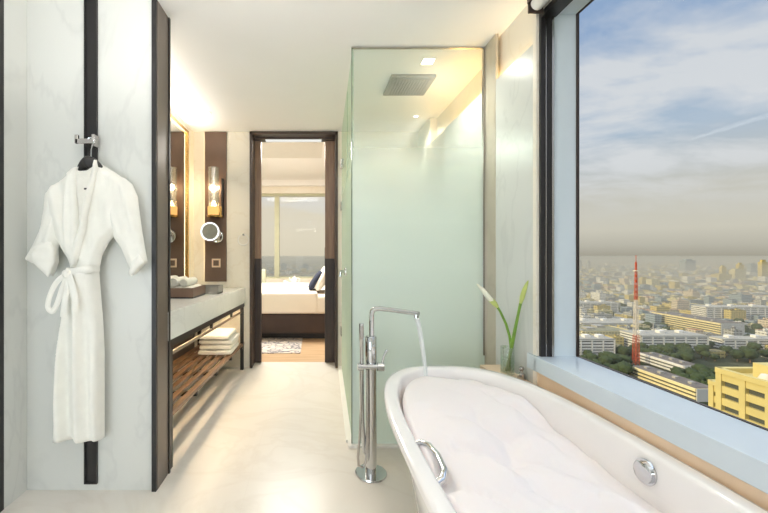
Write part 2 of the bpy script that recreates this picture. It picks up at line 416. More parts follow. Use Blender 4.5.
# side glass with door
def side(y): return lerp(.236, .285, (y - GY) / (YE - GY))
sg = thing('shower_door', 'green-edged glass shower door seen almost edge-on beside the doorway', 'shower door', (.25, 3.2, 0))
def sidepane(y0, y1, z0, z1, th=.008):
    return MB().prism([(side(y0), y0), (side(y0) + th, y0), (side(y1) + th, y1), (side(y1), y1)], z0, z1)
obj('glass_pane', sidepane(2.95, 3.88, .02, H - .01), M['frost_side'], sg)
fx = obj('fixed_side_pane', sidepane(2.345, 2.94, .02, H - .01), M['frost_side'])
tag(fx, 'narrow frosted side pane joining the front screen at its corner', 'shower pane')
for z in (2.05, 1.62, .35):
    mb = MB().box(side(3.86) - .012, side(3.86) + .02, 3.82, 3.90, z, z + .09, .003)
    obj('hinge', mb, M['chrome_soft'], sg)
ha = obj('handle', MB().tube([(side(3.02) - .0, 3.02, 1.04), (side(3.02) - .05, 3.02, 1.04)], .012, 12).tube([(side(3.02) - .045, 3.02, 1.04), (side(3.02) - .05, 3.02, 1.0)], .012, 12).box(side(3.02) - .012, side(3.02) + .02, 2.985, 3.055, 1.01, 1.07, .003), M['chrome'], sg, smooth=True)
# rain shower, hand shower
rs = thing('rain_shower', 'square recessed grey rain shower head in the ceiling behind the glass', 'shower head', (.7, 2.83, H))
obj('shower_plate', MB().box(.545, .865, 2.68, 3.0, H - .022, H - .001, .004), M['plate_grey'], rs)
obj('centre_plate', MB().box(.575, .835, 2.71, 2.97, H - .027, H - .022, .002), M['plate_grey'], rs)
mb = MB()
for i in range(12):
    for j in range(12): mb.lathe([(.004, 0), (.003, -.004)], (.59 + i * .021, 2.725 + j * .021, H - .0265), 6)
obj('nozzle_field', mb, M['black'], rs)
hs = thing('hand_shower', 'slim chrome hand shower on a rail on the far shower wall', 'hand shower', (.82, 3.9, 1.3))
obj('rail', MB().tube([(.82, 3.90, 1.15), (.82, 3.90, 1.85)], .009, 12).lathe([(.02, 0), (.02, .05)], (.82, 3.895, 1.16), 16, 'Y').lathe([(.02, 0), (.02, .05)], (.82, 3.895, 1.84), 16, 'Y'), M['chrome'], hs, smooth=True)
obj('shower_wand', MB().tube([(.79, 3.86, 1.55), (.775, 3.84, 1.74), (.76, 3.82, 1.79)], [.011, .013, .02], 12).lathe([(.045, 0), (.05, -.012), (.045, -.02)], (.75, 3.81, 1.80), 20, 'Y'), M['chrome'], hs, smooth=True)
obj('hose', MB().tube([(.79, 3.86, 1.55), (.775, 3.87, 1.2), (.76, 3.88, .9), (.80, 3.89, .72), (.84, 3.93, .9)], .006, 8), M['chrome_soft'], hs, smooth=True)

# ================================================================= DOORWAY
struct('door_frame_outer', MB().box(-.665, -.640, 3.925, 4.16, 0, 2.445).box(.222, .247, 3.925, 4.16, 0, 2.445).box(-.665, .247, 3.925, 4.16, 2.42, 2.447), M['dark_bronze']).name = 'trim_13'
dl = struct('door_1', MB().box(-.640, -.572, 4.11, 4.15, 1.13, 2.40), M['door_wood'])
obj('lower_panel', MB().box(-.640, -.570, 4.105, 4.152, .01, 1.13), M['door_dark'], dl)
dr = struct('door_2', MB().box(.120, .222, 4.11, 4.15, 1.13, 2.40), M['door_wood'])
obj('lower_panel', MB().box(.118, .222, 4.105, 4.152, .01, 1.13), M['door_dark'], dr)
obj('edge_pull', MB().box(.116, .121, 4.115, 4.14, 1.0, 1.25), M['dark_bronze'], dr)
dh = thing('door_head_light', 'thin pale light strip under the head of the bedroom doorway', 'light', (-.2, 4.1, 2.40))
obj('light_strip', MB().box(-.52, .08, 4.06, 4.13, 2.398, 2.404), M['head_light'], dh)
obj('housing', MB().box(-.64, .222, 4.04, 4.155, 2.404, 2.42), M['dark_bronze'], dh)

# ================================================================= VANITY
def tilt(mb):
    mb.v = [(x, y, z + (.018 - .036 * (y - 2.05) / 1.9) * (1 if z > .2 else 0)) for x, y, z in mb.v]; return mb
def vx(y): return lerp(-.781, -.713, (y - 2.05) / 1.9)
ct = obj('vanity_countertop', tilt(MB().prism([(-1.249, 2.035), (vx(2.035), 2.035), (vx(3.94), 3.94), (-1.249, 3.94)], .695, .85)), M['counter'])
tag(ct, 'thick pale marble vanity counter running to the doorway wall', 'countertop')
vs_ = thing('vanity_stand', 'dark metal vanity stand with slatted timber shelf under the counter', 'vanity stand', (-1.0, 3.0, 0))
def bar(x0, x1, y0, y1, z0, z1):  # x measured back from the front edge
    return [(vx(y0) - x1, y0), (vx(y0) - x0, y0), (vx(y1) - x0, y1), (vx(y1) - x1, y1)]
for (y, ) in ((2.075,), (3.865,)):
    for dx in (.005, .44):
        obj('leg', MB().prism(bar(dx, dx + .03, y, y + .035, 0, 0), 0, .69), M['black'], vs_)
obj('top_rail', tilt(MB().prism(bar(.005, .03, 2.07, 3.93, 0, 0), .655, .694).prism(bar(.42, .45, 2.07, 3.93, 0, 0), .655, .694)), M['black'], vs_)
mb = MB()
for k in range(6):
    d = .008 + k * .078
    mb.prism(bar(d, d + .04, 2.08, 3.93, 0, 0), .262, .285)
obj('slatted_shelf', tilt(mb), M['slat'], vs_)
obj('back_panel', MB().box(-1.2495, -1.235, 2.07, 3.93, .12, .64), M['door_dark'], vs_)
for y in (2.08, 2.5, 2.95, 3.4, 3.83): obj('shelf_bearer', tilt(MB().prism(bar(.006, .44, y, y + .025, 0, 0), .235, .262)), M['black'], vs_)
tr = obj('towel_rail', tilt(MB().tube([(vx(2.1) - .035, 2.1, .60), (vx(3.88) - .035, 3.88, .60)], .011, 14)), M['rail_metal'], vs_, smooth=True)
for y in (2.9, 3.5): obj('rail_bracket', tilt(MB().box(vx(y) - .045, vx(y) - .025, y, y + .02, .595, .66)), M['black'], vs_)
lu = thing('shelf_light', 'warm light strip fixed beneath the vanity counter over the slatted shelf', 'light', (-1.0, 3.0, .69))
obj('light_strip', tilt(MB().prism([(-.915, 2.15), (-.89, 2.15), (-.84, 3.85), (-.865, 3.85)], .682, .688)), M['led_under'], lu)
obj('housing', tilt(MB().prism([(-.93, 2.14), (-.88, 2.14), (-.83, 3.86), (-.88, 3.86)], .688, .6945)), M['black'], lu)

# folded towels on the shelf
def folded_towel(x0, x1, y0, y1, z, t, seed, label):
    rnd = random.Random(seed); mb = MB(); n = 14; L = []
    # cross-section in XZ, folded edge rounded towards the viewer
    ring = []
    for k in range(20):
        a = 2 * PI * k / 20; ca, sa = math.cos(a), math.sin(a)
        ring.append((math.copysign(abs(ca) ** .28, ca), math.copysign(abs(sa) ** .45, sa)))
    ny = 12; vs = []
    for j in range(ny + 1):
        y = lerp(y0, y1, j / ny); e = min(1, min(j, ny - j) / 1.2 + .55)
        for (u, w) in ring:
            x = lerp(x0, x1, (u * (.93 + .07 * e) + 1) / 2); zz = z + t / 2 + w * t / 2 * e + .003 * noise.noise(Vector((x * 14, y * 14, seed)))
            vs.append((x, y + .006 * noise.noise(Vector((x * 9, seed, zz * 30))), max(z, zz)))
    fs = [(j * 20 + k, j * 20 + (k + 1) % 20, (j + 1) * 20 + (k + 1) % 20, (j + 1) * 20 + k) for j in range(ny) for k in range(20)]
    fs += [tuple(range(20))[::-1], tuple(range(ny * 20, ny * 20 + 20))]
    mb.add(vs, fs)
    o = obj('folded_towel', mb, M['towel'], smooth=True, loc=((x0 + x1) / 2, (y0 + y1) / 2, z), angle=60)
    tag(o, label, 'towel', 'folded towels on the vanity shelf'); return o
zb = .285 + .018 - .036 * (3.5 - 2.05) / 1.9 + .004
tl = ['folded white towel at the bottom of the shelf stack', 'second folded white towel from the bottom of the shelf stack', 'folded white towel just under the top one of the shelf stack', 'topmost folded white towel of the stack on the slatted shelf']
for i in range(4):
    folded_towel(-1.03 + .008 * (i % 2), -.735 + .006 * i * (-1) ** i, 3.36 + .01 * (i % 3), 3.74 - .012 * i, zb + i * .0462, .046, i * 7 + 1, tl[i])

# tray with rolled towels, small box
CT = .85 + .018 - .036 * (2.95 - 2.05) / 1.9
ty = thing('towel_tray', 'brown leather tray of rolled towels on the vanity counter', 'tray', (-1.02, 2.9, CT))
CTt = CT + .001
obj('tray_base', MB().box(-1.20, -.885, 2.78, 3.10, CTt, CTt + .012, .002), M['black'], ty)
obj('tray_wall', MB().box(-1.20, -.885, 2.78, 2.79, CTt + .012, CTt + .078, .002).box(-1.20, -.885, 3.09, 3.10, CTt + .012, CTt + .078, .002).box(-1.20, -1.19, 2.79, 3.09, CTt + .012, CTt + .078).box(-.895, -.885, 2.79, 3.09, CTt + .012, CTt + .078), M['tray'], ty)
def rolled(x, y, z, r, L, seed, label):
    mb = MB(); prof = []
    n = 40; vs = []
    for side_ in range(2):
        pass
    seg = 28; ring = []
    for j, (yy, rr) in enumerate([(0, .001), (.0, .55 * r), (0, .88 * r), (.012, r), (L * .5, r * 1.02), (L - .012, r), (L, .88 * r), (L, .55 * r), (L, .001)]):
        for k in range(seg):
            a = 2 * PI * k / seg; q = rr * (1 + .05 * noise.noise(Vector((math.cos(a) * 2, math.sin(a) * 2, seed + j * .3))))
            vs.append((x + q * math.cos(a), y + yy, z + r + q * math.sin(a)))
    fs = [(i * seg + k, i * seg + (k + 1) % seg, (i + 1) * seg + (k + 1) % seg, (i + 1) * seg + k) for i in range(8) for k in range(seg)]
    mb.add(vs, fs)
    # spiral ridge on the near end
    sp = [(x + r * t * math.cos(t * 14 + seed), y - .002, z + r + r * t * math.sin(t * 14 + seed)) for t in [i / 40 * .85 + .05 for i in range(41)]]
    mb.tube(sp, r * .07, 6)
    o = obj('rolled_towel', mb, M['towel'], smooth=True, loc=(x, y, z), angle=60)
    return tag(o, label, 'towel', 'rolled towels in the tray')
zt = CTt + .013
RL = ['rolled white face towel at the far left end of the brown tray', 'second rolled white face towel from the left in the brown tray', 'third rolled white face towel from the left in the brown tray', 'rolled white face towel at the doorway end of the brown tray']
for i in range(4): rolled(-1.152 + i * .074, 2.80, zt, .037, .27, i * 3.1, RL[i])
for i, l in enumerate(['left rolled towel of the upper layer in the tray', 'tallest rolled towel in the middle of the upper tray layer', 'right rolled towel of the upper layer in the tray']):
    rolled(-1.115 + i * .073, 2.81 + .006 * i, zt + .068, .038 - .003 * i, .25, 20 + i, l)
bx = thing('amenity_box', 'small open black and grey box beside the towel tray', 'box', (-.85, 3.12, CT - .003))
z = CT - .0025
obj('box_shell', MB().box(-.955, -.79, 3.14, 3.30, z, z + .01).box(-.80, -.79, 3.14, 3.30, z, z + .065).box(-.955, -.945, 3.14, 3.30, z, z + .065).box(-.945, -.80, 3.29, 3.30, z, z + .065).box(-.90, -.80, 3.14, 3.15, z + .01, z + .06), M['grey_box'], bx)
obj('lining', MB().box(-.944, -.901, 3.142, 3.152, z + .01, z + .055).box(-.944, -.801, 3.16, 3.28, z + .01, z + .04), M['black'], bx)

# wall mirror
mr = thing('wall_mirror', 'large bronze-framed mirror on the wall above the vanity counter', 'mirror', (-1.245, 3.0, .95))
obj('mirror_glass', MB().box(-1.242, -1.236, 2.06, 3.69, .90, 2.345), M['mirror'], mr)
obj('mirror_frame', MB().box(-1.246, -1.222, 3.68, 3.715, .87, 2.38, .002).box(-1.246, -1.222, 2.05, 3.68, 2.345, 2.38, .002).box(-1.246, -1.222, 2.05, 3.68, .87, .905, .002), M['brass'], mr)
obj('light_strip', MB().box(-1.2495, -1.247, 3.69, 3.71, .95, 2.36).box(-1.2495, -1.247, 2.1, 3.69, 2.355, 2.372), M['led_soft'], mr)
for k, yy in enumerate((2.5, 3.3)):
    u_ = lamp('AREA', 'cove_uplight', (-1.19, yy, 2.30), 3, (1, .92, .82), (PI, .6, 0), shape='RECTANGLE', size=.12, size_y=.75)
    u_.parent = mr; u_.location = (-1.19 + 1.245, yy - 3.0, 2.30 - .95)

# brown wall panel with sconce, magnifying mirror, switch
bp_ = thing('wall_panel', 'tall brown leather wall panel between the mirror and the doorway', 'wall panel', (-1.02, YE, .9))
obj('panel_face', MB().box(-1.13, -.905, YE - .022, YE - .008, .895, 2.445, .003), M['brown_panel'], bp_)
obj('light_strip', MB().box(-1.128, -1.115, YE - .007, YE - .003, .91, 2.43), M['led'], bp_)
sc = thing('wall_sconce', 'cylindrical glass sconce with brass base glowing on the brown panel', 'lamp', (-1.03, 3.86, 1.6))
sx, sy = -1.02, 3.865
obj('lamp_shade', MB().lathe([(.052, 1.66), (.052, 2.06), (.049, 2.06), (.049, 1.66), (.052, 1.66)], (sx, sy, 0), 32, cap=False), M['lamp_glass'], sc, smooth=True)
mb = MB()
for k in range(14):
    a = 2 * PI * k / 14; mb.tube([(sx + .051 * math.cos(a), sy + .051 * math.sin(a), 1.66), (sx + .051 * math.cos(a), sy + .051 * math.sin(a), 2.06)], .0035, 6)
obj('glass_ribs', mb, M['lamp_glass'], sc)
obj('lamp_base', MB().lathe([(.0, 1.555), (.06, 1.555), (.066, 1.565), (.066, 1.575), (.0, 1.575)], (sx, sy, 0), 28).box(sx + .055, sx + .085, sy - .02, YE - .024, 1.555, 1.66, .003).box(sx - .02, sx + .02, sy + .04, YE - .024, 1.56, 1.66), M['brass'], sc, smooth=True)
obj('lamp_cup', MB().lathe([(.058, 1.575), (.06, 1.66), (.056, 1.66), (.054, 1.575)], (sx, sy, 0), 28, cap=False), emis('amber_cup', (1, .5, .16, 1), 1.2), sc, smooth=True)
obj('bracket', MB().box(sx + .078, sx + .09, sy - .005, YE - .024, 1.57, 1.95, .001), M['black'], sc)
obj('bulb', MB().lathe([(.0, 1.60), (.02, 1.61), (.028, 1.64), (.026, 1.69), (.012, 1.72), (.0, 1.722)], (sx, sy, 0), 20), M['bulb'], sc, smooth=True)
sl = lamp('POINT', 'sconce_glow', (0, 0, 0), 6, (1, .80, .55), shadow_soft_size=.03); sl.parent = sc; sl.location = (sx + 1.03, sy - 3.86, .26)
mg = thing('magnifying_mirror', 'round magnifying mirror with lit rim on a swing arm', 'mirror', (-1.0, YE - .02, 1.4))
mc = W(210, 231.5, 3.66)
obj('mirror_disc', MB().lathe([(.0, -.002), (.078, -.002), (.08, .008), (.0, .012)], mc, 36, 'Y'), M['mirror'], mg, smooth=True)
obj('lit_rim', MB().torus((mc[0], mc[1] - .002, mc[2]), .083, .0065, 'Y', 44, 8), M['ring_light'], mg, smooth=True)
obj('housing', MB().lathe([(.0, .012), (.086, .010), (.088, .018), (.07, .028), (.0, .03)], mc, 36, 'Y'), M['chrome'], mg, smooth=True)
mp_ = W(218, 236, YE - .022)
obj('swing_arm', MB().tube([(mc[0], mc[1] + .03, mc[2]), (mc[0] + .02, mc[1] + .12, mc[2] - .01), (mp_[0], YE - .08, mp_[2])], .009, 10).tube([(mp_[0], YE - .08, mp_[2]), (mp_[0], YE - .022, mp_[2])], .012, 10), M['chrome'], mg, smooth=True)
obj('wall_plate', MB().lathe([(.06, -.016), (.06, 0), (0, 0)], (mp_[0], YE - .024, mp_[2]), 30, 'Y').torus((mp_[0], YE - .06, mp_[2] - .01), .055, .008, 'Y'), M['chrome'], mg, smooth=True)
sw = thing('wall_socket', 'square cream socket plate low on the brown panel', 'socket', (-1.02, YE - .02, 1.08))
c = W(216.3, 263, YE - .022)
obj('plate', MB().box(c[0] - .045, c[0] + .045, YE - .031, YE - .023, c[2] - .045, c[2] + .045, .002), M['ledge'], sw)
obj('insert', MB().box(c[0] - .028, c[0] + .028, YE - .034, YE - .031, c[2] - .028, c[2] + .028), M['brown_panel'], sw)
tg = thing('towel_ring', 'small pale towel ring on the cream wall beside the doorway', 'towel ring', (-.75, YE, 1.35))
c = W(243.5, 240, YE - .02)
obj('ring', MB().torus((c[0], YE - .03, c[2]), .055, .005, 'Y'), M['white_plastic'], tg, smooth=True)
obj('post', MB().tube([(c[0], YE - .001, c[2] + .055), (c[0], YE - .036, c[2] + .055)], .01, 12), M['chrome_soft'], tg, smooth=True)

# ================================================================= HOOK, HANGER, ROBE
RY = 1.84
def R(px, py, y=RY): return W(px, py, y)
hk = thing('robe_hook', 'chrome square-armed robe hook on the black wall channel', 'hook', (-1.11, 1.885, 1.72))
a = R(74, 137); b = R(95, 143)
obj('hook_arm', MB().box(R(75, 0)[0], R(95, 0)[0], 1.838, 1.852, b[2] - .002, R(0, 138.5)[2], .003).box(R(74.5, 0)[0], R(78, 0)[0], 1.838, 1.852, b[2] - .002, R(0, 134.5)[2], .003), M['chrome_soft'], hk)
obj('wall_plate', MB().box(R(90.5, 0)[0], R(93.5, 0)[0], 1.846, 1.888, R(0, 145.5)[2], R(0, 133.5)[2], .003), M['chrome_soft'], hk)
hg = thing('coat_hanger', 'black broad-shouldered hanger carrying the robe', 'hanger', (-1.11, RY, 1.55))
top = R(92.5, 143.5, 1.845); nk = R(91, 157)
obj('hanger_hook', MB().tube([R(87.8, 140.6), R(88.5, 138.2), R(91, 137.6), R(93.5, 139), R(93.8, 142.5), R(92, 147), R(91.2, 150), R(91, 158)], .0035, 8), M['chrome'], hg, smooth=True)
# rounded shoulders
def hang(t):  # -1..1
    return (nk[0] + .058 * t, RY - .022 + .02 * abs(t), R(0, 157)[2] - .05 * abs(t) ** 1.8 - .030)
obj('hanger_body', MB().tube([hang(-1 + i * .1) for i in range(21)], [.012 + .013 * (1 - abs(-1 + i * .1)) ** .7 for i in range(21)], 14, flat=1.25), M['black'], hg, smooth=True)

def rp(pts, y=RY): return [(W(a, b, y)[0], W(a, b, y)[2]) for a, b in pts]
robe = thing('bathrobe', 'ivory belted bathrobe hanging on the marble wall', 'bathrobe', R(85, 440))
body = rp([(82, 174), (90, 174.5), (96, 171), (99, 163), (114, 172), (127, 181), (131, 195), (126, 215), (117, 232), (108, 242), (101, 256), (98, 270), (99.5, 292), (102, 320), (103.5, 350), (103.5, 400), (103.5, 438), (100, 440.5), (92, 441), (84, 439.5), (78, 438), (72, 440), (62, 441.5), (51.5, 444.5), (54, 415), (57.5, 375), (60.5, 340), (63, 312), (66, 290), (71, 272), (68, 260), (60, 248), (53, 236), (47, 215), (46, 198), (50, 187), (62, 178), (73, 171)])
def fold_body(x, z):
    # x in metres; drape folds below the waist, soft diagonals above
    zw = W(0, 272, RY)[2]
    if z < zw:
        k = sstep(0, .35, zw - z)
        d = .019 * math.sin((x + .02 * math.sin(z * 3)) * 62 + z * 1.2) * (.35 + .65 * k) + .007 * math.sin(x * 120 + z * 3 + 1) * k
        xo = lerp(W(76, 0, RY)[0], W(77, 0, RY)[0], k) - .015 * math.sin((zw - z) * 4)
        d += .02 * sstep(xo - .003, xo + .006, x)          # overlapping front panel
        return d + .01
    u = sstep(0, .12, z - zw)
    cx = W(84, 0, RY)[0]; r = (x - cx)
    return .006 * math.sin((abs(r) * 60 - (z - zw) * 18)) * u * sstep(.0, .05, abs(r)) + .003 * math.sin(x * 80 + z * 18)
o = obj('robe_body', inflate(body, .0085, RY + .01, .040, .022, fold_body, .03), M['robe'], robe, smooth=True, angle=80)
slL = rp([(60, 181), (50, 185), (44, 194), (42, 212), (39, 228), (32, 244), (24.5, 257), (24, 260), (30, 263), (37, 264.5), (44, 270), (51.5, 276.5), (54, 272), (57.5, 262), (57, 249), (60, 232), (66, 215), (68, 195)])
slR = rp([(112, 173), (124, 178), (131.5, 184), (137, 197), (139, 215), (142, 235), (144.5, 250), (146.8, 262), (141, 267.5), (134, 275.5), (131.5, 274), (126, 262), (120, 248), (113, 238), (108, 225), (104, 205), (105, 185)])
def fold_s(sx_):
    def f(x, z): return .004 * math.sin((x * sx_ * 1.0 + z * .35) * 60) + .002 * math.sin((x * sx_ + z * .3) * 130)
    return f
obj('sleeve', inflate(slL, .008, RY + .010, .036, .014, fold_s(-1), .04), M['robe'], robe, smooth=True, angle=80)
obj('sleeve', inflate(slR, .008, RY + .010, .036, .014, fold_s(1), .04), M['robe'], robe, smooth=True, angle=80)
# turned-back cuffs (open ends of the sleeves)
cfL = rp([(50, 241), (44, 243), (38, 247), (33.5, 254), (36, 262), (43, 269), (51.5, 277), (54.5, 272), (58, 262), (57.5, 250), (55, 243)])
obj('cuff', inflate(cfL, .007, RY - .024, .012, .012, lambda x, z: .002 * math.sin(z * 120), .02), M['robe'], robe, smooth=True, angle=80)
cfR = rp([(141, 254), (146, 261), (146.5, 263), (141, 268), (134, 276), (131, 273), (133.5, 264)])
obj('cuff', inflate(cfR, .007, RY - .026, .010, .012, None, .02), M['robe'], robe, smooth=True, angle=80)
# shawl collar: two long lapels meeting at the waist
colL = rp([(82, 168), (76, 169), (70.5, 174), (68, 195), (66.5, 220), (68, 245), (72.5, 262), (77, 272), (80, 262), (82, 245), (83, 225), (82, 205), (81, 188), (80.5, 176)])
colR = rp([(96.5, 169), (98.2, 161.5), (101, 162), (102.5, 170), (98, 190), (94, 210), (90, 232), (85, 252), (79, 270), (77, 272), (77.5, 258), (80, 240), (84.5, 220), (89, 200), (93.5, 182)])
obj('collar', inflate(colL, .007, RY - .028, .024, .01, lambda x, z: .006 * math.sin(x * 110), .022), M['robe'], robe, smooth=True, angle=80)
obj('collar', inflate(colR, .007, RY - .036, .026, .01, lambda x, z: .006 * math.sin(x * 110 + 1), .022), M['robe'], robe, smooth=True, angle=80)
nb_ = rp([(80, 171), (84, 172.5), (91, 172), (97, 168), (94, 182), (88.5, 200), (85, 216), (83.5, 216), (82, 200), (80.5, 186)])
obj('inner_neck', inflate(nb_, .008, RY - .034, .004, .004, None, .02), M['towel'], robe, smooth=True)
lb = obj('neck_label', MB().box(R(84.2, 0, 1.80)[0], R(88.3, 0, 1.80)[0], RY - .0425, RY - .0385, R(0, 189.6, 1.8)[2], R(0, 188, 1.8)[2]), M['black'], robe); lb['label'] = 'small black neck label'
# belt
bw = RY - .05
def strip(pts, w, th, y, wob=0):
    mb = MB(); P = [Vector((W(a, b, RY)[0], y + dy, W(a, b, RY)[2])) for a, b, dy in pts]
    Q = []
    for i in range(len(P) - 1):
        p0 = P[max(i - 1, 0)]; p1 = P[i]; p2 = P[i + 1]; p3 = P[min(i + 2, len(P) - 1)]
        for k in range(5):
            t = k / 5; Q.append(.5 * ((2 * p1) + (p2 - p0) * t + (2 * p0 - 5 * p1 + 4 * p2 - p3) * t * t + (3 * p1 - p0 - 3 * p2 + p3) * t ** 3))
    Q.append(P[-1]); vs = []
    for i, p in enumerate(Q):
        t = (Q[min(i + 1, len(Q) - 1)] - Q[max(i - 1, 0)]); t.y = 0; t.normalize(); nrm = Vector((-t.z, 0, t.x))
        for k in range(10):
            a = 2 * PI * k / 10; vs.append(p + nrm * math.cos(a) * w / 2 + Vector((0, math.sin(a) * th, 0)))
    n = len(Q); fs = [(i * 10 + k, i * 10 + (k + 1) % 10, (i + 1) * 10 + (k + 1) % 10, (i + 1) * 10 + k) for i in range(n - 1) for k in range(10)] + [tuple(range(10))[::-1], tuple(range((n - 1) * 10, n * 10))]
    return mb.add(vs, fs)
bt = obj('belt', strip([(70.5, 271, .05), (73, 271, .0), (80, 271.5, -.01), (88, 270, -.008), (96, 268.5, .005), (99, 268, .05)], .036, .008, bw), M['robe'], robe, smooth=True)
obj('belt_knot', MB().lathe([(.0, -.02), (.016, -.014), (.022, 0), (.016, .014), (0, .02)], (R(76, 0)[0], bw - .018, R(0, 273)[2]), 18, 'X'), M['robe'], bt, smooth=True)
obj('belt_loop', strip([(75, 273, 0), (68, 280, -.02), (62, 292, -.025), (58.5, 304, -.02), (62, 309, -.018), (67, 303, -.02), (72, 288, -.02), (75.5, 275, -.006)], .026, .006, bw - .005), M['robe'], bt, smooth=True)
obj('belt_end', strip([(76, 274, -.01), (77.5, 288, -.026), (76, 302, -.03), (74.5, 314, -.028)], .030, .005, bw - .006), M['robe'], bt, smooth=True)
obj('belt_end', strip([(78, 274, -.01), (83, 285, -.022), (86, 298, -.026), (86, 309, -.025)], .034, .005, bw - .012), M['robe'], bt, smooth=True)

# ================================================================= BATHTUB
TX, TY, TA, TB, TZ = .655, 1.12, .387, .878, .595
def sup(a, b, n, th):
    c, s = math.cos(th), math.sin(th); return a * math.copysign(abs(c) ** (2 / n), c), b * math.copysign(abs(s) ** (2 / n), s)
tub = thing('bathtub', 'white freestanding oval bathtub full of foam beside the window', 'bathtub', (TX, TY, 0))
def tubring(mb_rings, seg=96):
    vs = []
    for (da, db, z, n) in mb_rings:
        for k in range(seg):
            x, y = sup(TA - da, TB - db, n, 2 * PI * k / seg); vs.append((TX + x, TY + y, z))
    m = len(mb_rings)
    return vs, [(i * seg + k, i * seg + (k + 1) % seg, (i + 1) * seg + (k + 1) % seg, (i + 1) * seg + k) for i in range(m - 1) for k in range(seg)]
rings = [(.14, .22, .0, 2.3), (.13, .20, .012, 2.3), (.115, .17, .15, 2.35), (.085, .12, .35, 2.5), (.066, .08, .50, 2.6), (.056, .06, .545, 2.7), (.05, .05, .564, 2.75), (.008, .008, .566, 2.8), (.001, .001, .571, 2.8), (.0, .0, .589, 2.8), (.004, .004, .5945, 2.8), (.014, .014, .596, 2.8), (.042, .046, .596, 2.75), (.050, .054, .593, 2.75), (.056, .062, .585, 2.75), (.062, .075, .55, 2.7), (.075, .11, .40, 2.6), (.10, .20, .22, 2.5), (.15, .30, .16, 2.4), (.25, .5, .15, 2.2)]
vs, fs = tubring(rings)
fs.append(tuple(range(96))[::-1]); fs.append(tuple(range((len(rings) - 1) * 96, len(rings) * 96)))
obj('tub_shell', MB().add(vs, fs), M['tub'], tub, smooth=True, angle=50)
# overflow cap on the window side
ox = TX + TA - .064
obj('overflow_cap', MB().lathe([(0, -.016), (.026, -.015), (.030, -.012), (.030, -.004)], (ox, 1.12, .538), 32, 'X').lathe([(.030, -.004), (.036, -.004), (.037, .002), (.03, .004)], (ox, 1.12, .538), 32, 'X'), M['chrome'], tub, smooth=True)
gx = TX - TA + .062
obj('grab_handle', MB().tube([(gx - .002, 1.24, .556), (gx + .02, 1.235, .566), (gx + .036, 1.205, .572), (gx + .042, 1.14, .574), (gx + .036, 1.065, .572), (gx + .02, 1.035, .566), (gx - .002, 1.03, .556)], [.012, .011, .010, .010, .010, .011, .012], 14), M['chrome'], tub, smooth=True)
# foam: one soft heap
frnd = random.Random(5)
bumps = [(TX + frnd.uniform(-.32, .32), TY + frnd.uniform(-.75, .75), frnd.uniform(.07, .17), frnd.uniform(.35, .6)) for _ in range(95)]
def foamz(x, y):
    u = (x - TX) / (TA - .07); v = (y - TY) / (TB - .09)
    h = .462 + .075 * sstep(-.15, .85, -u) + .085 * sstep(.15, .9, v) - .012 * sstep(.2, 1, u)
    top = 0
    for bx_, by_, br, ba in bumps:
        d2 = ((x - bx_) ** 2 + (y - by_) ** 2) / (br * br)
        if d2 < 1: top = max(top, ba * br * math.sqrt(1 - d2) * (.45 + .55 * sstep(1, 0, d2)) if False else ba * br * (1 - d2) ** .8)
    h += top * (1 - .65 * sstep(.5, 1.0, u)) * .9
    h += .012 * noise.noise(Vector((x * 9, y * 9, 4))) + .005 * noise.noise(Vector((x * 22, y * 22, 9)))
    if h > .56: h = .56 + (h - .56) * .35
    return min(h, .583)
mb = MB(); seg = 170; rr = 56; vs = [(TX, TY, foamz(TX, TY))]; fs = []
for i in range(1, rr + 1):
    for k in range(seg):
        sx2, sy2 = sup(TA - .068, TB - .09, 2.6, 2 * PI * k / seg); q = i / rr
        x, y = TX + sx2 * q, TY + sy2 * q; vs.append((x, y, foamz(x, y) - (.03 if i == rr else .006 if i == rr - 1 else 0)))
for k in range(seg): fs.append((0, 1 + k, 1 + (k + 1) % seg))
for i in range(rr - 1):
    for k in range(seg):
        a = 1 + i * seg; fs.append((a + k, a + seg + k, a + seg + (k + 1) % seg, a + (k + 1) % seg))
nb = len(vs)
for k in range(seg):
    sx2, sy2 = sup(TA - .085, TB - .14, 2.6, 2 * PI * k / seg); vs.append((TX + sx2, TY + sy2, .41))
a = 1 + (rr - 1) * seg
for k in range(seg): fs.append((a + k, nb + k, nb + (k + 1) % seg, a + (k + 1) % seg))
fs.append(tuple(range(nb, nb + seg))[::-1])
fm = obj('bath_foam', mb.add(vs, fs), M['foam'], smooth=True, angle=80, loc=(TX, TY, .42))
tag(fm, 'thick white bubble foam filling the bathtub', 'foam', kind='stuff')

# ================================================================= FLOOR-STANDING TAP
fx_, fy_ = .306, 2.04
tp = thing('floor_tap', 'chrome floor-standing bath tap with square spout', 'tap', (fx_, fy_, 0))
obj('base_plate', MB().lathe([(0, 0), (.083, 0), (.085, .004), (.083, .010), (.030, .014), (.0, .014)], (fx_, fy_, 0), 40), M['chrome'], tp, smooth=True)
obj('column', MB().lathe([(.030, .012), (.030, .60), (.0305, .602), (.0305, .735), (.028, .74), (0, .74)], (fx_, fy_, 0), 32), M['chrome'], tp, smooth=True)
obj('hose_riser', MB().tube([(fx_ - .052, fy_ - .01, .60), (fx_ - .05, fy_ - .01, .30), (fx_ - .035, fy_, .12), (fx_ - .02, fy_, .10)], .012, 12), M['chrome'], tp, smooth=True)
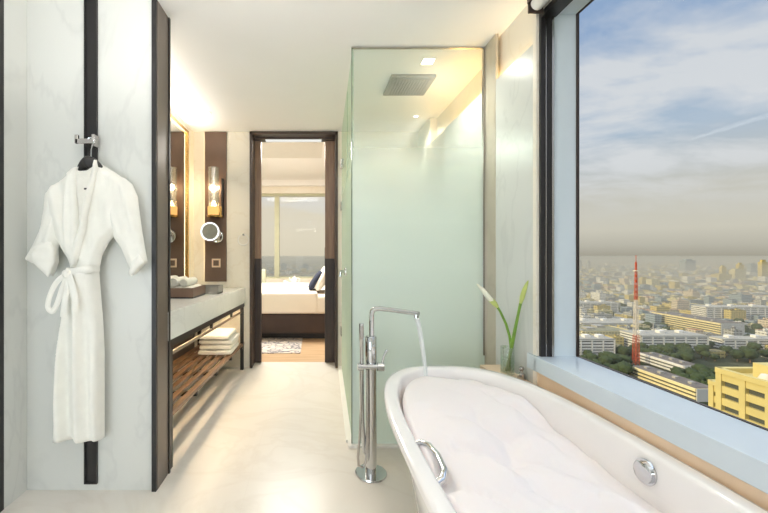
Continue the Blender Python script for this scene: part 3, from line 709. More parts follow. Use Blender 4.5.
# spout
sp_ = [(fx_ + .004, fy_, .70), (fx_ + .004, fy_, .855), (fx_ + .008, fy_ - .002, .874), (fx_ + .02, fy_ - .008, .886), (fx_ + .04, fy_ - .018, .890), (.40, 1.985, .889), (.515, 1.87, .886)]
obj('spout', MB().tube(sp_, [.014, .014, .014, .014, .0135, .013, .012], 16).lathe([(.011, 0), (.012, -.02), (.009, -.022)], (.506, 1.878, .885), 18), M['chrome'], tp, smooth=True)
hsx = fx_ - .055
obj('mixer_body', MB().tube([(hsx - .02, fy_ - .035, .585), (hsx + .006, fy_ - .035, .585)], .020, 20).tube([(hsx - .0, fy_ - .035, .585), (fx_ + .03, fy_ - .035, .585)], .013, 18).tube([(fx_, fy_, .585), (fx_, fy_ - .035, .585)], .018, 16), M['chrome'], tp, smooth=True)
lv = obj('mixer_knob', MB().tube([(fx_ + .028, fy_ - .035, .585), (fx_ + .062, fy_ - .035, .585)], .023, 20), M['chrome'], tp, smooth=True)
obj('lever', MB().tube([(fx_ + .052, fy_ - .036, .60), (fx_ + .062, fy_ - .038, .64), (fx_ + .078, fy_ - .04, .675)], [.006, .006, .007], 10), M['chrome'], lv, smooth=True)
obj('hose', MB().tube([(hsx, fy_ - .04, .57), (hsx - .004, fy_ - .045, .40), (hsx - .012, fy_ - .05, .22), (hsx - .022, fy_ - .055, .12), (hsx - .018, fy_ - .055, .075), (hsx + .004, fy_ - .05, .062), (hsx + .022, fy_ - .045, .09), (hsx + .030, fy_ - .04, .2), (hsx + .030, fy_ - .038, .45), (hsx + .028, fy_ - .036, .57)], .0065, 10), M['chrome_soft'], tp, smooth=True)
hd = thing('bath_hand_shower', 'slim chrome stick hand shower resting in the floor tap bracket', 'hand shower', (hsx, fy_ - .04, .6))
obj('shower_stick', MB().tube([(hsx, fy_ - .040, .605), (hsx, fy_ - .040, .72), (hsx, fy_ - .040, .724), (hsx - .001, fy_ - .041, .815)], [.010, .010, .0125, .0125], 16), M['chrome'], hd, smooth=True)
obj('spray_face', MB().box(hsx - .008, hsx + .006, fy_ - .056, fy_ - .05, .735, .805, .002), M['chrome_soft'], hd)
# running water
wp = []
for i in range(15):
    t = i / 14; wp.append((.506 + .05 * t ** .8, 1.878 - .01 * t, .862 - .33 * t ** 1.2))
ws = obj('water_stream', MB().tube(wp, [.0115 - .003 * (i / 14) for i in range(15)], 12), M['water'], smooth=True, loc=(.5, 1.87, .55))
tag(ws, 'thin stream of water falling from the chrome spout', 'water')

# ================================================================= VASE + LILIES, STOPPER
vx_, vy_, vz_ = 1.0, 1.965, .5605
va = thing('glass_vase', 'small clear glass vase on the ledge behind the bathtub', 'vase', (vx_, vy_, vz_))
obj('vase_body', MB().lathe([(0, 0), (.031, 0), (.033, .003), (.033, .14), (.0305, .14), (.0305, .012), (0, .012)], (vx_, vy_, vz_), 32), M['vase_glass'], va, smooth=True)
obj('vase_water', MB().lathe([(0, .0125), (.030, .0125), (.030, .085), (0, .085)], (vx_, vy_, vz_), 28), clear_glass('vase_water', (.93, .975, .92, 1), .05), va, smooth=True)
lyc = 'lily'
l1 = thing('calla_lily', 'white calla lily leaning left out of the small glass vase', 'flower', (vx_, vy_, vz_ + .01), 'calla lilies in the vase')
def VP(px, py, dy=0): return W(px, py, vy_ + dy)
obj('stem', MB().tube([(vx_ + .008, vy_, vz_ + .014), VP(511, 348), VP(509.5, 336), VP(506, 324), VP(500, 311, -.01), VP(494.5, 303, -.015)], [.006, .0065, .0065, .0065, .006, .007], 12), M['stem'], l1, smooth=True)
obj('flower_head', MB().tube([VP(496, 305, -.014), VP(492, 301, -.016), VP(487.5, 296, -.02), VP(482.5, 289.5, -.024), VP(478, 285, -.028), VP(476.8, 284, -.03)], [.007, .013, .016, .013, .006, .002], 16, flat=.8), M['petal'], l1, smooth=True)
obj('flower_base', MB().tube([VP(497.5, 307, -.013), VP(494.5, 303.4, -.015), VP(491, 300, -.017)], [.008, .0135, .0128], 14), M['bud'], l1, smooth=True)
l2 = thing('calla_lily', 'closed green calla lily standing upright on the window side of the vase', 'flower', (vx_, vy_, vz_ + .01), 'calla lilies in the vase')
obj('stem', MB().tube([(vx_ - .004, vy_ + .004, vz_ + .014), W(512, 345, 1.955), W(514.5, 332, 1.93), W(518, 315, 1.90), W(521, 301, 1.87)], [.007, .009, .008, .0065, .007], 12), M['stem'], l2, smooth=True)
obj('flower_head', MB().tube([W(520.7, 303, 1.872), W(522.2, 297, 1.86), W(524.3, 290, 1.845), W(526.8, 283.5, 1.83), W(528.2, 280.5, 1.823)], [.007, .0115, .0105, .006, .0015], 14), M['bud'], l2, smooth=True)
st = thing('small_bottle', 'tiny silvery bottle with ball stopper on the ledge by the sill', 'bottle', (1.022, 1.87, .5605))
gx2, gy2, gz2 = 1.020, 1.868, .5605
obj('bottle', MB().lathe([(0, 0), (.017, 0), (.019, .006), (.017, .03), (.008, .038), (.008, .046), (0, .046)], (gx2, gy2, gz2), 20), M['chrome_soft'], st, smooth=True)
obj('stopper', MB().lathe([(.001, .044), (.010, .049), (.0125, .057), (.010, .065), (.001, .069)], (gx2, gy2, gz2), 18), M['chrome_soft'], st, smooth=True)

# ================================================================= DOWNLIGHTS
def downlight(x, y, label, r=.028, power=18, col=(1, .80, .55), square=False, ang=100):
    d = thing('downlight', label, 'light', (x, y, H), 'recessed ceiling downlights')
    if square:
        obj('trim_ring', MB().box(x - r - .008, x + r + .008, y - r - .008, y + r + .008, H - .004, H - .0005), M['white_plastic'], d)
        obj('lens', MB().box(x - r, x + r, y - r, y + r, H - .006, H - .004), M['downlight'], d)
    else:
        obj('trim_ring', MB().lathe([(r, -.0005), (r + .012, -.0005), (r + .010, -.005), (r, -.006)], (x, y, H), 28, cap=False), M['white_plastic'], d, smooth=True)
        obj('lens', MB().lathe([(0, -.001), (r, -.001), (r, -.003), (0, -.003)], (x, y, H), 24), M['downlight'], d)
    lp = lamp('SPOT', 'spot', (x, y, H - .03), power, col, spot_size=math.radians(ang), spot_blend=.8, shadow_soft_size=.04)
    lp.parent = d; lp.location = (0, 0, -.03)
    return d
downlight(*W(207, 113, 3.42)[:2], 'small round downlight in the ceiling in front of the mirror', power=24)
downlight(.75, 2.50, 'square downlight in the shower ceiling near the glass', .035, 24, (1, .96, .88), True, 150)
downlight(.94, 3.50, 'small round downlight in the far corner of the shower ceiling', .02, 12, (1, .93, .80), ang=150)

def aimed(x, y, tx, ty, tz, power, label, col=(.95, .97, 1)):  # invented spots just out of view, put in to brighten the aisle
    d = thing('downlight', label, 'light', (x, y, H), 'recessed ceiling downlights')
    obj('trim_ring', MB().lathe([(.035, -.0005), (.05, -.0005), (.048, -.006), (.035, -.007)], (x, y, H), 28, cap=False), M['white_plastic'], d, smooth=True)
    v = Vector((tx - x, ty - y, tz - H)); l = lamp('SPOT', 'spot', (0, 0, -.02), power, col, v.to_track_quat('-Z', 'Y').to_euler(), spot_size=math.radians(75), spot_blend=1.0, shadow_soft_size=.05); l.parent = d
aimed(.15, 1.55, -.95, 3.1, .7, 24, 'added spot out of view over the tap, brightening the vanity')
aimed(-.2, 1.5, -.2, 4.0, 1.1, 22, 'added spot out of view over the aisle, brightening the doorway')
up = thing('added_uplight', 'slim uplight added out of view to brighten the ceiling', 'light', (-.35, 1.0, 2.15))  # unseen uplight put in to lift the ceiling brightness
obj('housing', MB().box(-1.0, .30, .90, 1.10, 2.10, 2.13, .004), M['white_plastic'], up)
for xx in (-.85, .15): obj('suspension_rod', MB().tube([(xx, 1.0, 2.13), (xx, 1.0, H)], .004, 8), M['chrome'], up)
u_ = lamp('AREA', 'added_uplight_lamp', (0, 0, -.015), 13, (1, .97, .94), (PI - .75, 0, 0), shape='RECTANGLE', size=1.2, size_y=.18); u_.parent = up
# fill panels added above and behind the camera to brighten the room
def fill_light(x, y, sx3, sy3, power, col, label):
    d = thing('ceiling_fill_panel', label, 'light', (x, y, H), 'fill panels added behind the viewer')
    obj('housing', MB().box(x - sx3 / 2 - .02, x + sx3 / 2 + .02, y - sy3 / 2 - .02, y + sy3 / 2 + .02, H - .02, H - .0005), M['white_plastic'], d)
    l = lamp('AREA', 'fill_lamp', (0, 0, -.022), power, col, shape='RECTANGLE', size=sx3, size_y=sy3); l.parent = d
fill_light(-.3, .2, 1.2, 1.2, 5, (.80, .90, 1), 'wide fill panel added above the tub end of the room')
fill_light(-.3, -1.2, 1.2, .8, 4, (.84, .92, 1), 'fill panel added by the rear wall')

wl = thing('rear_fill_panel', 'wide luminous fill panel added on the unseen rear wall', 'light', (-1.5, -1.9, .98))  # glowing panel added out of view to light the room from behind
obj('housing', MB().box(-2.5, -.5, -1.899, -1.87, .3, 1.65), M['white_plastic'], wl)
l_ = lamp('AREA', 'rear_fill_lamp', (0, .05, .02), 48, (.82, .91, 1), (PI / 2 + .18, 0, 0), shape='RECTANGLE', size=1.9, size_y=1.35); l_.parent = wl

# ================================================================= BEDROOM BEYOND THE DOOR
BH = 2.72
fb = struct('floor_bedroom', MB().box(-3.2, 2.4, 4.15, 8.3, -.12, -.001), M['bed_floor']); fb.name = 'floor.001'
cb = struct('ceiling_bedroom', MB().box(-3.2, 2.4, 4.3, 8.3, BH, BH + .12), M['ceiling']); cb.name = 'ceiling.001'
struct('wall_bedroom_left', MB().box(-3.32, -3.2, 4.15, 8.3, 0, BH), M['cream_wall'])
struct('wall_bedroom_right', MB().box(2.4, 2.52, 4.15, 8.3, 0, BH), M['cream_wall'])
struct('wall_bedroom_front', MB().box(-3.2, -.665, 4.16, 4.30, 0, BH).box(.247, 2.4, 4.16, 4.30, 0, BH).box(-.665, .247, 4.16, 4.30, 2.447, BH), M['cream_wall'])
WY = 8.0
struct('wall_bedroom_window', MB().box(-3.2, 2.4, WY, WY + .2, 0, .66).box(-3.2, 2.4, WY, WY + .2, 2.46, BH).box(-3.2, -2.6, WY, WY + .2, .66, 2.46).box(2.0, 2.4, WY, WY + .2, .66, 2.46), M['cream_wall'])
w3 = struct('window_3', MB().box(-2.6, 2.0, WY + .05, WY + .12, .66, .70).box(-2.6, 2.0, WY + .05, WY + .12, 2.40, 2.46).box(-.835, -.735, WY + .03, WY + .13, .70, 2.40).box(.9, .98, WY + .05, WY + .12, .7, 2.4).box(-2.6, -2.55, WY + .05, WY + .12, .7, 2.4).box(1.95, 2.0, WY + .05, WY + .12, .7, 2.4), M['chair_green'])
obj('pane', MB().box(-2.55, -.835, WY + .085, WY + .09, .70, 2.40).box(-.735, .9, WY + .085, WY + .09, .70, 2.40).box(.98, 1.95, WY + .085, WY + .09, .70, 2.40), M['window_glass'], w3)
struct('trim_14', MB().box(-3.2, 2.4, WY - .14, WY - .001, 2.60, BH - .001), M['ceiling'])
bed = thing('bed', 'wide bed with white linen and dark upholstered base beyond the doorway', 'bed', (-.6, 6.0, 0))
obj('bed_base', MB().box(-1.70, .36, 5.20, 6.86, .09, .36, .02), M['bed_base'], bed, smooth=True)
obj('bed_plinth', MB().box(-1.60, .30, 5.32, 6.76, .0, .09), M['black'], bed)
obj('mattress', MB().box(-1.70, .34, 5.17, 6.88, .36, .62, .05), M['linen'], bed, smooth=True)
obj('duvet', MB().box(-1.72, .05, 5.15, 6.90, .37, .66, .035), M['linen'], bed, smooth=True)
obj('headboard', MB().box(.37, .45, 5.0, 7.05, 0, 1.15, .02), M['bed_base'], bed, smooth=True)
def pillow(x, y, z, w, h, t, lean, mat, label, yaw=0):
    mb = MB(); n = 14; vs = []
    for sgn in (1, -1):
        for i in range(n + 1):
            for j in range(n + 1):
                u, v = -1 + 2 * i / n, -1 + 2 * j / n
                th = (max(0, (1 - u ** 4)) * max(0, (1 - v ** 4))) ** .5 * t / 2
                pin = 1 - .06 * (u * u * v * v)
                a_, b_ = u * w / 2 * pin, (v * h / 2 * pin + h / 2)
                # plate stands up, leans towards +X
                px_ = sgn * th; X = px_ * math.cos(lean) + b_ * math.sin(lean); Z = b_ * math.cos(lean) - px_ * math.sin(lean)
                vs.append((x + X, y + a_, z + Z))
    m = (n + 1) ** 2; fs = []
    for s_ in range(2):
        for i in range(n):
            for j in range(n):
                q = s_ * m + i * (n + 1) + j; fs.append((q, q + 1, q + n + 2, q + n + 1))
    mb.add(vs, fs)
    me_o = obj('pillow', mb, mat, smooth=True, loc=(x, y, z), angle=80)
    bm = bmesh.new(); bm.from_mesh(me_o.data); bmesh.ops.remove_doubles(bm, verts=bm.verts, dist=.0005); bmesh.ops.recalc_face_normals(bm, faces=bm.faces); bm.to_mesh(me_o.data); bm.free()
    return tag(me_o, label, 'pillow')
pillow(.03, 5.62, .655, .62, .40, .14, .50, M['linen'], 'white pillow leaning against the headboard of the bed')
pillow(-.07, 5.55, .665, .40, .33, .10, .62, M['navy'], 'dark navy cushion propped in front of the white pillow')
ac = thing('armchair', 'pale green armchair by the bedroom window', 'armchair', (-1.1, 7.3, 0))
obj('seat', MB().box(-1.45, -.92, 7.15, 7.7, .18, .45, .04), M['chair_green'], ac, smooth=True)
obj('backrest', MB().box(-1.48, -.90, 7.08, 7.18, .18, .90, .035), M['chair_green'], ac, smooth=True)
for x in (-1.43, -.97):
    for y in (7.12, 7.62): obj('leg', MB().box(x, x + .04, y, y + .04, 0, .18), M['door_dark'], ac)
tb = thing('side_table', 'small pale side table under the bedroom window', 'table', (-.45, 7.3, 0))
obj('table_top', MB().lathe([(0, .60), (.26, .60), (.26, .625), (0, .625)], (-.42, 7.3, 0), 36), M['counter'], tb)
obj('pedestal', MB().lathe([(0, 0), (.16, 0), (.16, .012), (.025, .03), (.025, .60), (0, .60)], (-.42, 7.3, 0), 28), M['black'], tb, smooth=True)
tpot = thing('teapot', 'small white teapot on the side table by the bedroom window', 'teapot', (-.37, 7.2, .625))
px, py, pz = -.37, 7.22, .6255
obj('pot', MB().lathe([(0, 0), (.035, 0), (.06, .03), (.062, .07), (.045, .105), (.02, .115), (.012, .13), (.014, .14), (0, .145)], (px, py, pz), 24), M['tub'], tpot, smooth=True)
obj('handle', MB().torus((px + .07, py, pz + .065), .032, .007, 'Y', 20, 8), M['tub'], tpot, smooth=True)
obj('spout', MB().tube([(px - .05, py, pz + .04), (px - .085, py, pz + .07), (px - .10, py, pz + .11)], [.014, .010, .007], 10), M['tub'], tpot, smooth=True)
cup = thing('teacup', 'white cup beside the teapot on the side table', 'cup', (-.55, 7.2, .626))
obj('bowl', MB().lathe([(0, 0), (.02, 0), (.035, .03), (.038, .05), (.035, .05), (.02, .008), (0, .008)], (-.55, 7.22, .626), 20), M['tub'], cup, smooth=True)
obj('handle', MB().torus((-.507, 7.22, .652), .014, .004, 'Y', 14, 6), M['tub'], cup, smooth=True)
rg = obj('rug', MB().box(-2.3, -.16, 4.50, 5.75, 0, .008), M['rug'], loc=(-1, 5, 0)); tag(rg, 'patterned pale rug lying at the side of the bed', 'rug')
lmp = lamp('AREA', 'bedroom_fill_lamp', (-.6, 5.6, BH - .03), 118, (1, .97, .90), shape='RECTANGLE', size=1.4, size_y=.8)  # lamp added to brighten the bed and bedroom
bl = thing('bedroom_fill_light', 'flat fill light added on the bedroom ceiling over the bed', 'light', (-.6, 5.6, BH))
obj('housing', MB().box(-1.32, .12, 5.18, 6.02, BH - .02, BH - .0005), M['white_plastic'], bl)
lmp.parent = bl; lmp.location = (0, 0, -.025)

# ================================================================= CITY
GZ = -110.0
rnd = random.Random(11)
def facade(name, wall, roof, dark=.35, pitch=3.3, vert=True):
    m, nt, out = newmat(name); L = nt.links
    b = N(nt, 'ShaderNodeBsdfPrincipled', i_Roughness=.8); b.inputs['Specular IOR Level'].default_value = .2
    g = N(nt, 'ShaderNodeNewGeometry'); sp = N(nt, 'ShaderNodeSeparateXYZ'); L.new(g.outputs['Position'], sp.inputs[0])
    def band(inp, size, duty, off=0):
        a = N(nt, 'ShaderNodeMath', operation='ADD', i_1=off + size * 2000); L.new(inp, a.inputs[0])
        d = N(nt, 'ShaderNodeMath', operation='MODULO', i_1=size); L.new(a.outputs[0], d.inputs[0])
        c = N(nt, 'ShaderNodeMath', operation='LESS_THAN', i_1=size * duty); L.new(d.outputs[0], c.inputs[0]); return c.outputs[0]
    zb_ = band(sp.outputs[2], pitch, .42, 110 % pitch)
    f = zb_
    if vert:
        xy = N(nt, 'ShaderNodeMath', operation='ADD'); L.new(sp.outputs[0], xy.inputs[0]); L.new(sp.outputs[1], xy.inputs[1])
        vb = band(xy.outputs[0], 4.0, .72)
        mu = N(nt, 'ShaderNodeMath', operation='MULTIPLY'); L.new(zb_, mu.inputs[0]); L.new(vb, mu.inputs[1]); f = mu.outputs[0]
    mx = N(nt, 'ShaderNodeMix', data_type='RGBA'); L.new(f, mx.inputs['Factor'])
    mx.inputs['A'].default_value = wall; mx.inputs['B'].default_value = tuple(c * dark for c in wall[:3]) + (1,)
    sn = N(nt, 'ShaderNodeSeparateXYZ'); L.new(g.outputs['Normal'], sn.inputs[0])
    up = N(nt, 'ShaderNodeMath', operation='GREATER_THAN', i_1=.5); L.new(sn.outputs[2], up.inputs[0])
    nz = N(nt, 'ShaderNodeTexNoise', i_Scale=.15, i_Detail=4.0); L.new(g.outputs['Position'], nz.inputs['Vector'])
    rr_ = ramp(nt, [(.35, tuple(c * .7 for c in roof[:3]) + (1,)), (.65, roof)]); L.new(nz.outputs['Fac'], rr_.inputs['Fac'])
    m2 = N(nt, 'ShaderNodeMix', data_type='RGBA'); L.new(up.outputs[0], m2.inputs['Factor']); L.new(mx.outputs['Result'], m2.inputs['A']); L.new(rr_.outputs['Color'], m2.inputs['B'])
    L.new(m2.outputs['Result'], b.inputs['Base Color']); L.new(b.outputs[0], out.inputs['Surface']); return m
FM = [facade('facade_white', srgb(226, 224, 216), srgb(170, 168, 160)), facade('facade_cream', srgb(220, 210, 168), srgb(156, 152, 126)),
      facade('facade_grey', srgb(176, 176, 172), srgb(140, 138, 132)), facade('facade_tan', srgb(206, 188, 126), srgb(148, 138, 104)),
      facade('facade_blue_grey', srgb(150, 164, 172), srgb(128, 132, 134)), facade('facade_red_roof', srgb(214, 200, 178), srgb(158, 104, 78))]
M['yellow_wall'] = facade('facade_yellow', srgb(226, 202, 120), srgb(196, 182, 138), .22, 3.6, False)
M['long_wall'] = facade('facade_banded', srgb(230, 214, 166), srgb(128, 120, 112), .3, 3.0, False)
M['white_band'] = facade('facade_white_banded', srgb(232, 230, 224), srgb(178, 176, 170), .35, 3.2, False)
M['shaded_grey'] = plain('shaded_grey_wall', srgb(196, 196, 192), .9)  # shade on the end walls put into the colour
M['mast_red'] = plain('mast_red', srgb(196, 84, 50), .6, 0, .05)
M['mast_white'] = plain('mast_white', srgb(224, 214, 200), .6, 0, .05)
M['leaf'] = plain('dark_foliage', srgb(58, 72, 38), .9, 0, .35, .35)
M['roof_gear'] = plain('roof_plant_metal', srgb(170, 166, 158), .7)

def ground_mat():
    m, nt, out = newmat('city_ground'); L = nt.links
    b = N(nt, 'ShaderNodeBsdfPrincipled', i_Roughness=.95); b.inputs['Specular IOR Level'].default_value = .1
    g = N(nt, 'ShaderNodeNewGeometry'); n = N(nt, 'ShaderNodeTexNoise', i_Scale=.006, i_Detail=8.0, i_Roughness=.7); L.new(g.outputs['Position'], n.inputs['Vector'])
    r = ramp(nt, [(.45, srgb(54, 62, 42)), (.56, srgb(80, 82, 62)), (.68, srgb(136, 128, 106))]); L.new(n.outputs['Fac'], r.inputs['Fac'])
    L.new(r.outputs['Color'], b.inputs['Base Color']); L.new(b.outputs[0], out.inputs['Surface']); return m
gd = struct('ground', MB().add([(-4000, 60, GZ), (9000, -1500, GZ), (9000, 6200, GZ), (-4000, 6200, GZ)], [(0, 1, 2, 3)]), ground_mat())

occ = []
def rect_free(x0, x1, y0, y1, m=3):
    for a in occ:
        if x0 - m < a[1] and x1 + m > a[0] and y0 - m < a[3] and y1 + m > a[2]: return False
    return True
def bld(name_label, x0, x1, y0, y1, h, mat, par=1.0, extras=(), cat='building', roofgear=True):
    """a block with parapet, roof structures and optional wings"""
    t = thing('building', name_label, cat, ((x0 + x1) / 2, (y0 + y1) / 2, GZ))
    occ.append((x0, x1, y0, y1)); z1 = GZ + h
    mb = MB().box(x0, x1, y0, y1, GZ, z1)
    obj('wall', mb, mat, t)
    p = MB().box(x0, x0 + .4, y0, y1, z1, z1 + par).box(x1 - .4, x1, y0, y1, z1, z1 + par).box(x0 + .4, x1 - .4, y0, y0 + .4, z1, z1 + par).box(x0 + .4, x1 - .4, y1 - .4, y1, z1, z1 + par)
    obj('parapet', p, mat, t)
    if roofgear:
        w, d = x1 - x0, y1 - y0
        for k in range(3):
            cx_, cy_ = lerp(x0, x1, .25 + .25 * k), lerp(y0, y1, .2 + .3 * k); s_ = min(w, d) * .14
            obj('roof_plant', MB().box(cx_ - s_, cx_ + s_, cy_ - s_, cy_ + s_, z1, z1 + 1.6 + .5 * k), M['roof_gear'], t)
    for (a0, a1, b0, b1, hh, mm) in extras:
        obj('wing', MB().box(a0, a1, b0, b1, GZ, GZ + hh), mm, t); occ.append((a0, a1, b0, b1))
    return t
# big yellow building, lower right
Yb = thing('building', 'large yellow stepped building with dark recessed bands nearest the window', 'building', (120, 90, GZ))
occ.append((100, 160, 55, 125))
yw = M['yellow_plain'] = plain('yellow_render', srgb(208, 192, 128), .85, 0, .08, .3)
def banded(x0, x1, y0, y1, z0, z1, pitch, name, parent):
    # solid spandrels with set-back dark glazing between
    mb = MB(); gl = MB(); z = z1
    while z > z0:
        mb.box(x0, x1, y0, y1, max(z0, z - pitch * .58), z); 
        gl.box(x0 + .8, x1 - .8, y0 + .8, y1 - .8, max(z0, z - pitch), max(z0, z - pitch * .58)); z -= pitch
    # piers
    k = int((y1 - y0) / 5.5)
    for i in range(k + 1):
        yy = lerp(y0, y1 - 1.4, i / max(1, k)); mb.box(x0 - .25, x0 + 1.2, yy, yy + 1.4, z0, z1)
    w = obj(name, mb, yw, parent); obj('glazing', gl, M['dark_glazing'], w); return w
M['dark_glazing'] = plain('dark_glazing', srgb(88, 92, 88), .3, 0, .1)
banded(108, 150, 56, 102, GZ, -30.5, 3.2, 'main_block', Yb)
banded(118, 150, 102, 113.5, GZ, -37.5, 3.2, 'lower_wing', Yb)
obj('roof_house', MB().box(112, 146, 74, 97, -30.5, -26.5).box(116, 140, 60, 72, -30.5, -25), yw, Yb)
obj('roof_parapet', MB().box(107.6, 109, 56, 102, -30.5, -29.2).box(108, 150, 101, 102.4, -30.5, -29.2).box(117.6, 118.6, 102, 113.5, -37.5, -36.4).box(118, 150, 112.8, 113.9, -37.5, -36.4), yw, Yb)
for i, (a, b) in enumerate([(118, 92), (126, 84), (133, 95), (115, 78), (121, 106), (130, 108)]):
    z = -26.5 if 74 < b < 97 else (-30.5 if b < 102 else -37.5)
    obj('roof_plant', MB().box(a, a + 2.2, b, b + 2.0, z, z + 1.5), M['roof_gear'], Yb)
obj('roof_tank', MB().lathe([(0, 0), (1.1, 0), (1.3, 1.2), (.8, 2.2), (0, 2.4)], (110.5, 93, -30.5), 16), M['mast_white'], Yb, smooth=True)
# long banded block
def longblock(label, x0, x1, y0, y1, h, mat, endmat):
    t = thing('building', label, 'building', ((x0 + x1) / 2, (y0 + y1) / 2, GZ)); occ.append((x0, x1, y0, y1))
    mb = MB(); gl = MB(); z = GZ; n = int(round(h / 3.0))
    for i in range(n):
        mb.box(x0 - .9, x1, y0 + .3, y1, z + 2.9 - 1.5, z + 2.9); gl.box(x0 + .2, x1 - .2, y0 + .4, y1 - .2, z, z + 1.4); z += 3
    mb.box(x0 - .9, x1 + .3, y0, y1, z - .1, z + .5)
    w = obj('balcony_bands', mb, mat, t); obj('glazing', gl, M['dark_glazing'], w)
    obj('end_wall', MB().box(x0, x1, y0 - .3, y0 + .3, GZ, z + .6), endmat, t)
    obj('roof', MB().box(x0 + .5, x1 - .5, y0 + 1, y1 - 1, z + .5, z + 1.0), M['long_roof'], t)
    for k in range(4): obj('roof_plant', MB().box(x0 + 5, x0 + 8, lerp(y0, y1, .15 + .22 * k), lerp(y0, y1, .15 + .22 * k) + 3, z + 1, z + 2.6), M['roof_gear'], t)
    return t
M['long_roof'] = plain('weathered_roof', srgb(120, 112, 104), .9, 0, .25, .2)
yr = plain('sunlit_yellow_render', srgb(232, 216, 166), .85, 0, .08, .3)  # low sun on the long sides put into the colour as yellow
wr = plain('white_render', srgb(232, 230, 224), .85, 0, .06, .3)
longblock('long low block, sunlit yellow in its colour, with balcony bands at the foot of the red mast', 288, 304, 286, 346, 10, yr, M['shaded_grey'])
longblock('white banded block with a yellow lit side near the city centre right', 525, 555, 490, 590, 20, yr, M['shaded_grey'])
longblock('short white and yellow block among trees behind the long yellow one', 336, 352, 345, 392, 10, wr, wr)
def facadeblock(label, x0, x1, y0, y1, h, mat=None):
    """bands on the side that faces south (towards the viewer)"""
    mat = mat or wr
    t = thing('building', label, 'building', ((x0 + x1) / 2, (y0 + y1) / 2, GZ)); occ.append((x0, x1, y0, y1))
    mb = MB(); gl = MB(); z = GZ; n = int(round(h / 3.0))
    for i in range(n):
        mb.box(x0, x1, y0 - .9, y1, z + 1.3, z + 3.0); gl.box(x0 + .3, x1 - .3, y0 + .2, y1 - .3, z, z + 1.3); z += 3
    k = max(2, int((x1 - x0) / 12))
    for i in range(k + 1):
        xx = lerp(x0, x1 - 1, i / k); mb.box(xx, xx + 1, y0 - 1.1, y0 + 1, GZ, z)
    w = obj('banded_wall', mb, mat, t); obj('glazing', gl, M['dark_glazing'], w)
    obj('roof', MB().box(x0 - .3, x1 + .3, y0 - 1.1, y1 + .3, z, z + .6), M['roof_pale'], t)
    for k2 in range(3): obj('roof_house', MB().box(lerp(x0, x1, .12 + .3 * k2), lerp(x0, x1, .12 + .3 * k2) + 6, (y0 + y1) / 2 - 3, (y0 + y1) / 2 + 3, z + .6, z + 3.4), mat, t)
    return t
M['roof_pale'] = plain('pale_roof', srgb(176, 172, 160), .9, 0, .2, .1)
facadeblock('white apartment slab with many balcony rows at the left edge of the big window', 270, 318, 402, 418, 21)
facadeblock('white mid-rise with stepped window bands right of the tree belt', 372, 448, 432, 462, 17)
facadeblock('long low white block stretching to the right window edge', 474, 580, 440, 458, 12)
facadeblock('wide white office slab in the middle distance on the right', 640, 760, 620, 645, 24)
facadeblock('pale slab standing behind the long banded roofs', 470, 560, 700, 722, 20)
facadeblock('low pale factory block with flat roof behind the white apartments', 395, 500, 560, 600, 10)
bld('low cream hall with broad flat roof in the middle of the city view', 330, 420, 500, 540, 9, FM[1])
bld('grey flat-roofed depot left of the red mast', 330, 385, 620, 680, 12, FM[2])
bld('boxy white building with a square blank tower on the right', 560, 590, 380, 400, 24, FM[0])
# mast
mz = thing('lattice_mast', 'tall red and white lattice mast rising over the city', 'mast', (322, 381, GZ))
mx_, my_ = W(636, 365, 380)[0], 380
occ.append((mx_ - 10, mx_ + 10, 370, 390))
zt_ = -7.0
def mast_part(z0, z1, w0, w1, mat):
    mb = MB(); n = max(2, int((z1 - z0) / 5))
    for sx_ in (-1, 1):
        for sy_ in (-1, 1): mb.tube([(mx_ + sx_ * w0, my_ + sy_ * w0, z0), (mx_ + sx_ * w1, my_ + sy_ * w1, z1)], .26, 6)
    for i in range(n):
        za, zb2 = lerp(z0, z1, i / n), lerp(z0, z1, (i + 1) / n); wa, wb = lerp(w0, w1, i / n), lerp(w0, w1, (i + 1) / n)
        for (p, q) in (((-1, -1), (1, -1)), ((1, -1), (1, 1)), ((1, 1), (-1, 1)), ((-1, 1), (-1, -1))):
            mb.tube([(mx_ + p[0] * wa, my_ + p[1] * wa, za), (mx_ + q[0] * wb, my_ + q[1] * wb, zb2)], .15, 5)
            mb.tube([(mx_ + q[0] * wa, my_ + q[1] * wa, za), (mx_ + p[0] * wb, my_ + p[1] * wb, zb2)], .15, 5)
            mb.tube([(mx_ + q[0] * wb, my_ + q[1] * wb, zb2), (mx_ + p[0] * wb, my_ + p[1] * wb, zb2)], .16, 5)
    o = obj('mast_section', mb, mat, mz); return o
hs_ = [GZ, -80, -45, zt_]; ws_ = [2.1, 1.6, 1.0, .4]
for i in range(3):
    o = mast_part(hs_[i], hs_[i + 1], ws_[i], ws_[i + 1], M['mast_red'] if i % 2 == 0 else M['mast_white']); o['label'] = ('red' if i % 2 == 0 else 'white') + ' lattice section'
obj('antenna', MB().tube([(mx_, my_, zt_), (mx_, my_, zt_ + 7)], .3, 6), M['mast_red'], mz)
obj('dish_ring', MB().lathe([(0, 0), (2.2, 0), (2.2, 1), (0, 1)], (mx_, my_, -16), 12), M['mast_white'], mz)

